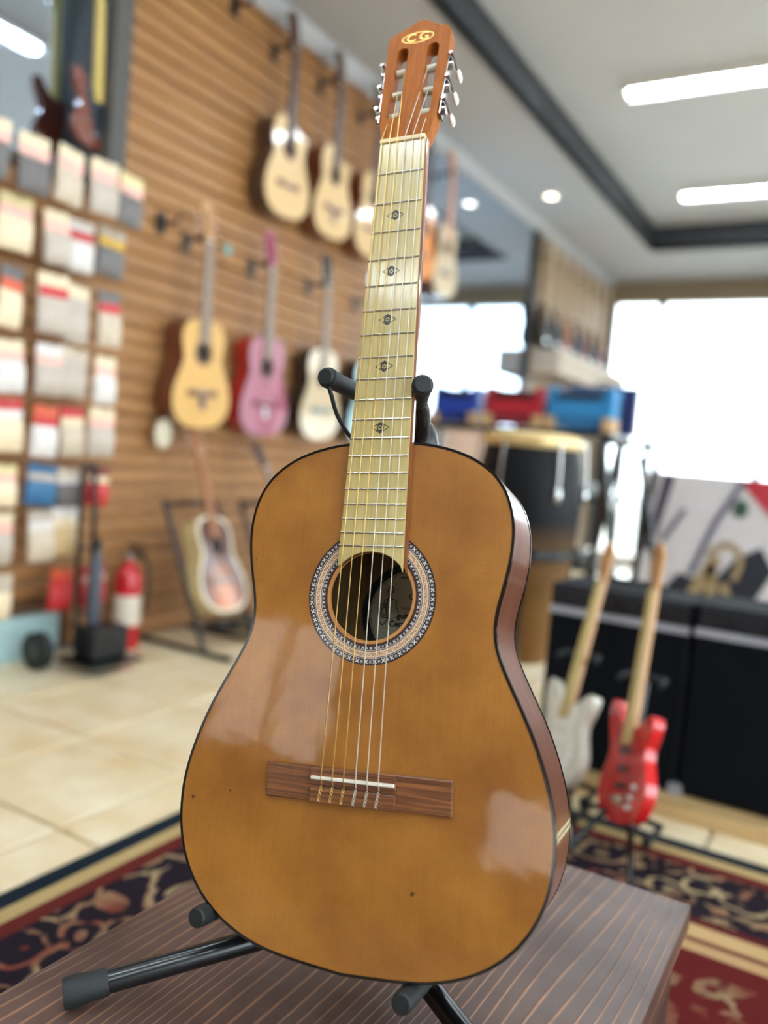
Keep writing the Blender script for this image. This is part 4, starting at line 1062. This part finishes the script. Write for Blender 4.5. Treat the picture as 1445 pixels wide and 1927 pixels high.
for k in range(3):
    a = k * 2.094 + .9
    lg = MB().tube([(.19 * math.cos(a), .19 * math.sin(a), .63), (.20 * math.cos(a), .20 * math.sin(a), .30), (.29 * math.cos(a), .29 * math.sin(a), .012)], .010, 10).build('stand_leg', M_blackm, t, smooth=True)
    MB().ball((.29 * math.cos(a), .29 * math.sin(a), .014), .014, 10, 6).build('rubber_foot', M_rubber, lg, smooth=True)

# ------------------------------------------------------------------ display rack with accordions
t = thing('display_rack', 'black display rack carrying the coloured accordions', 'rack', (-2.0, 5.0, 0))
for x in (-.62, .66):
    for y in (-.18, .20): MB().box((x - .018, y - .018, 0), (x + .018, y + .018, 1.10)).build('post', M_blackm, t)
for z in (.30, .72, 1.10): MB().box((-.66, -.22, z), (.70, .24, z + .03)).build('shelf_board', M_black, t, bevel=.003)
def accordion(label, x, w, h, c, z=1.131, y=4.98, rz=0):
    m = mat('acc_' + c, dict(blue=(28, 66, 168), red=(176, 24, 44), sky=(38, 132, 190), orange=(206, 128, 62))[c], .45, coat=.1)
    t = thing('accordion', label, 'accordion', M=Matrix.Translation((x, y, z)) @ Matrix.Rotation(rz, 4, 'Z'), group='accordions on the display rack')
    hw_ = w / 2
    for q, sg in (('treble_case', -1), ('bass_case', 1)):
        x0, x1 = sorted((sg * hw_, sg * hw_ * .72))
        MB().box((x0, -.09, .012), (x1, .09, h)).build(q, m, t, bevel=.018)
        MB().box((x0 - .004, -.106, .0), (x1 + .004, .05, .085)).build('wooden_foot', mat('reed_wood', (206, 166, 116), .5), t, bevel=.006)
    # bellows: folded pleats
    n_ = 12; vs = []; fs = []
    for i in range(2 * n_ + 1):
        xx = -hw_ * .72 + 2 * hw_ * .72 * i / (2 * n_); e = 0 if i % 2 else -.012
        vs += [(xx, -.082 - e, .02), (xx, .082 + e, .02), (xx, .082 + e, h - .02 + e), (xx, -.082 - e, h - .02 + e)]
    for i in range(2 * n_):
        for q in range(4): fs.append((4 * i + q, 4 * i + (q + 1) % 4, 4 * i + 4 + (q + 1) % 4, 4 * i + 4 + q))
    MB().add(vs, fs).build('bellows', mat('bellows_' + c, dict(blue=(24, 50, 132), red=(150, 24, 40), sky=(40, 120, 174), orange=(180, 104, 50))[c], .5), t)
    MB().box((-hw_ * .74, -.104, h * .30), (hw_ * .74, -.092, h * .69)).build('front_panel', m, t, bevel=.003)
    MB().box((-hw_ * .66, -.112, h * .70), (hw_ * .66, -.088, h * .86)).build('grille', M_black, t, bevel=.003)
    MB().tube(crom([(hw_ - .02, .03, h * .2), (hw_ + .015, .06, h * .5), (hw_ - .02, .03, h * .9)], 4, False), .008, 8).build('strap', M_black, t)
accordion('deep blue accordion, left of the red one on the rack', -2.385, .32, .25, 'blue')
accordion('red accordion in the middle of the display rack', -1.975, .39, .26, 'red')
accordion('sky-blue accordion at the right end of the display rack', -1.545, .42, .27, 'sky')
t = thing('blue_case', 'navy case standing behind the sky-blue accordion', 'case', (-1.50, 5.16, 1.131))
MB().box((-.20, -.04, 0), (.24, .05, .30)).build('shell', mat('navy_case', (34, 40, 96), .4), t, bevel=.015); MB().tube([(-.03, 0, .30), (-.02, 0, .325), (.06, 0, .325), (.07, 0, .30)], .007, 8).build('handle', M_black, t)
def keyboard(label, x, y, z, w, c):
    t = thing('keyboard', label, 'keyboard', (x, y, z), group='keyboards on the rack')
    MB().box((-w / 2, -.13, 0), (w / 2, .13, .07)).build('case', M_black, t, bevel=.008)
    MB().box((-w / 2 + .04, -.136, .02), (w / 2 - .04, -.02, .078)).build('keys', M_white, t, bevel=.002)
    MB().box((-w / 2 + .1, .0, .0705), (w / 2 - .2, .09, .076)).build('panel', c, t)
keyboard('black keyboard with purple panel on the upper middle shelf of the rack', -1.98, 4.98, .751, 1.1, mat('purple_panel', (128, 44, 130), .4))
keyboard('black keyboard with grey panel on the low shelf of the rack', -1.98, 4.98, .331, 1.1, M_grey)

# folding keyboard stand right of the conga
t = thing('keyboard_stand', 'black crossed-leg folding stand right of the conga drum', 'stand', (-.90, 3.32, 0))
for a_, b_ in (((-.10, 0, .02), (.02, .05, 1.02)), ((.14, 0, .02), (-.02, -.05, 1.0)), ((.02, .35, .02), (.12, .32, .98)), ((.26, .35, .02), (.05, .30, .98))):
    MB().tube([a_, b_], .016, 10).build('leg', M_blackm, t, smooth=True)
for x, z in ((.02, 1.02), (.0, .02)): MB().tube([(x, -.1, z), (x + .1, .42, z)], .014, 10).build('cross_bar', M_blackm, t, smooth=True)

# ------------------------------------------------------------------ amplifiers on a riser
t = tag(MB().box((-.80, 2.235, .0), (.95, 2.80, .04)).build('low_riser', wood('tan_riser', (176, 140, 92), (206, 176, 124), (3, 60, 60), .5), bevel=.004), 'low tan wooden riser under the black amplifiers', 'riser')
M_tolex = mat('black_tolex', (10, 13, 20), .75, spec=.25, bump=.3, scale=700); M_grill = mat('grille_cloth', (7, 10, 16), .9, spec=.15, bump=.2, scale=1500); M_silver = mat('silver_trim', (168, 170, 178), .4, metal=.3)
def amp(label, x0, x1, y0, y1, z0, z1, rz=0):
    t = thing('amplifier', label, 'amplifier', ((x0 + x1) / 2, y0, z0), group='black amplifiers')
    w_ = (x1 - x0) / 2; d_ = y1 - y0; h_ = z1 - z0
    MB().box((-w_, .012, 0), (w_, d_, h_)).build('cabinet', M_tolex, t, bevel=.006)
    MB().box((-w_ + .012, 0, .02), (w_ - .012, .012, h_ * .83)).build('grille', M_grill, t)
    MB().box((-w_ + .004, -.004, h_ * .84), (w_ - .004, .012, h_ * .88)).build('trim_strip', M_silver, t)
    MB().box((-w_ + .012, .0, h_ * .885), (w_ - .012, .012, h_ * .985)).build('control_panel', mat('panel_black', (26, 27, 32), .4), t)
    for k in range(6): MB().tube([(-w_ * .7 + k * w_ * .28, .001, h_ * .935), (-w_ * .7 + k * w_ * .28, -.012, h_ * .935)], .009, 10).build('knob', M_black, t, smooth=True)
    MB().tube([(-.10, d_ * .5, h_), (-.09, d_ * .5, h_ + .02), (.09, d_ * .5, h_ + .02), (.10, d_ * .5, h_)], .008, 8).build('handle', M_rubber, t, smooth=True)
    for sg in (-1, 1):
        MB().box((w_ - .015 if sg > 0 else -w_ - .002, -.002, 0), (w_ + .002 if sg > 0 else -w_ + .015, .03, .03)).build('corner_cap', M_silver, t)
amp('black amplifier directly behind the red small electric guitar', -.76, -.362, 2.31, 2.56, .0405, .565)
amp('wide black amplifier at the right picture edge', -.355, .30, 2.31, 2.58, .0405, .57)

# ------------------------------------------------------------------ printed board below the window
t = thing('poster_board', 'pale banner board with red corner and printed brass instruments, right of the drum', 'banner', (-.35, 4.0, 0))
MB().box((-.55, 0, .05), (.95, .03, .922)).build('board', mat('banner_grey', (196, 190, 192), .6, var=.06, scale=8), t)
for x in (-.5, .9): MB().box((x - .02, -.02, 0), (x + .02, .20, .05)).build('foot', M_black, t)
def dec(name, loops, m, y=-.003):
    MB().prism(loops, 0, .002, T=lambda x, y_, z: (x, y - z, y_)).build(name, m, t)
dec('printed_red_corner', [[(-.15, .92), (.2, .92), (.2, .60), (-.02, .78)]], mat('print_red', (176, 40, 56), .6))
dec('printed_green_emblem', [circle(-.125, .785, .034, 16, .042)], mat('print_green', (44, 74, 60), .6))
dec('printed_dark_shape', [[(-.47, .30), (-.36, .46), (-.22, .43), (-.12, .56), (-.02, .62), (.04, .52), (-.06, .30)]], mat('print_navy', (24, 26, 40), .6))
dec('printed_dark_neck', [[(-.53, .55), (-.49, .56), (-.42, .91), (-.47, .915)]], mat('print_violet', (64, 52, 70), .6), -.0035)
b = MB()
for p0, p1, w_ in (((-.32, .30), (-.20, .56), .028), ((-.20, .30), (-.22, .52), .024), ((-.12, .30), (-.16, .44), .02)):
    b.strip([p0, p1], w_, .0, T=lambda x, y_, z: (x, -.0065, y_))
b.strip(crom([(-.24, .56), (-.16, .62), (-.10, .56), (-.12, .46)], 5, False), .014, 0, T=lambda x, y_, z: (x, -.0068, y_))
b.build('printed_brass', mat('print_brass', (150, 128, 92), .5), t)
b = MB(); b.strip([(-.31, .46), (-.22, .72), (-.12, .915)], .014, 0, T=lambda x, y_, z: (x, -.0066, y_)); b.strip([(-.45, .60), (-.36, .76)], .012, 0, T=lambda x, y_, z: (x, -.0066, y_))
b.build('printed_slide', mat('print_slate', (96, 92, 108), .6), t)
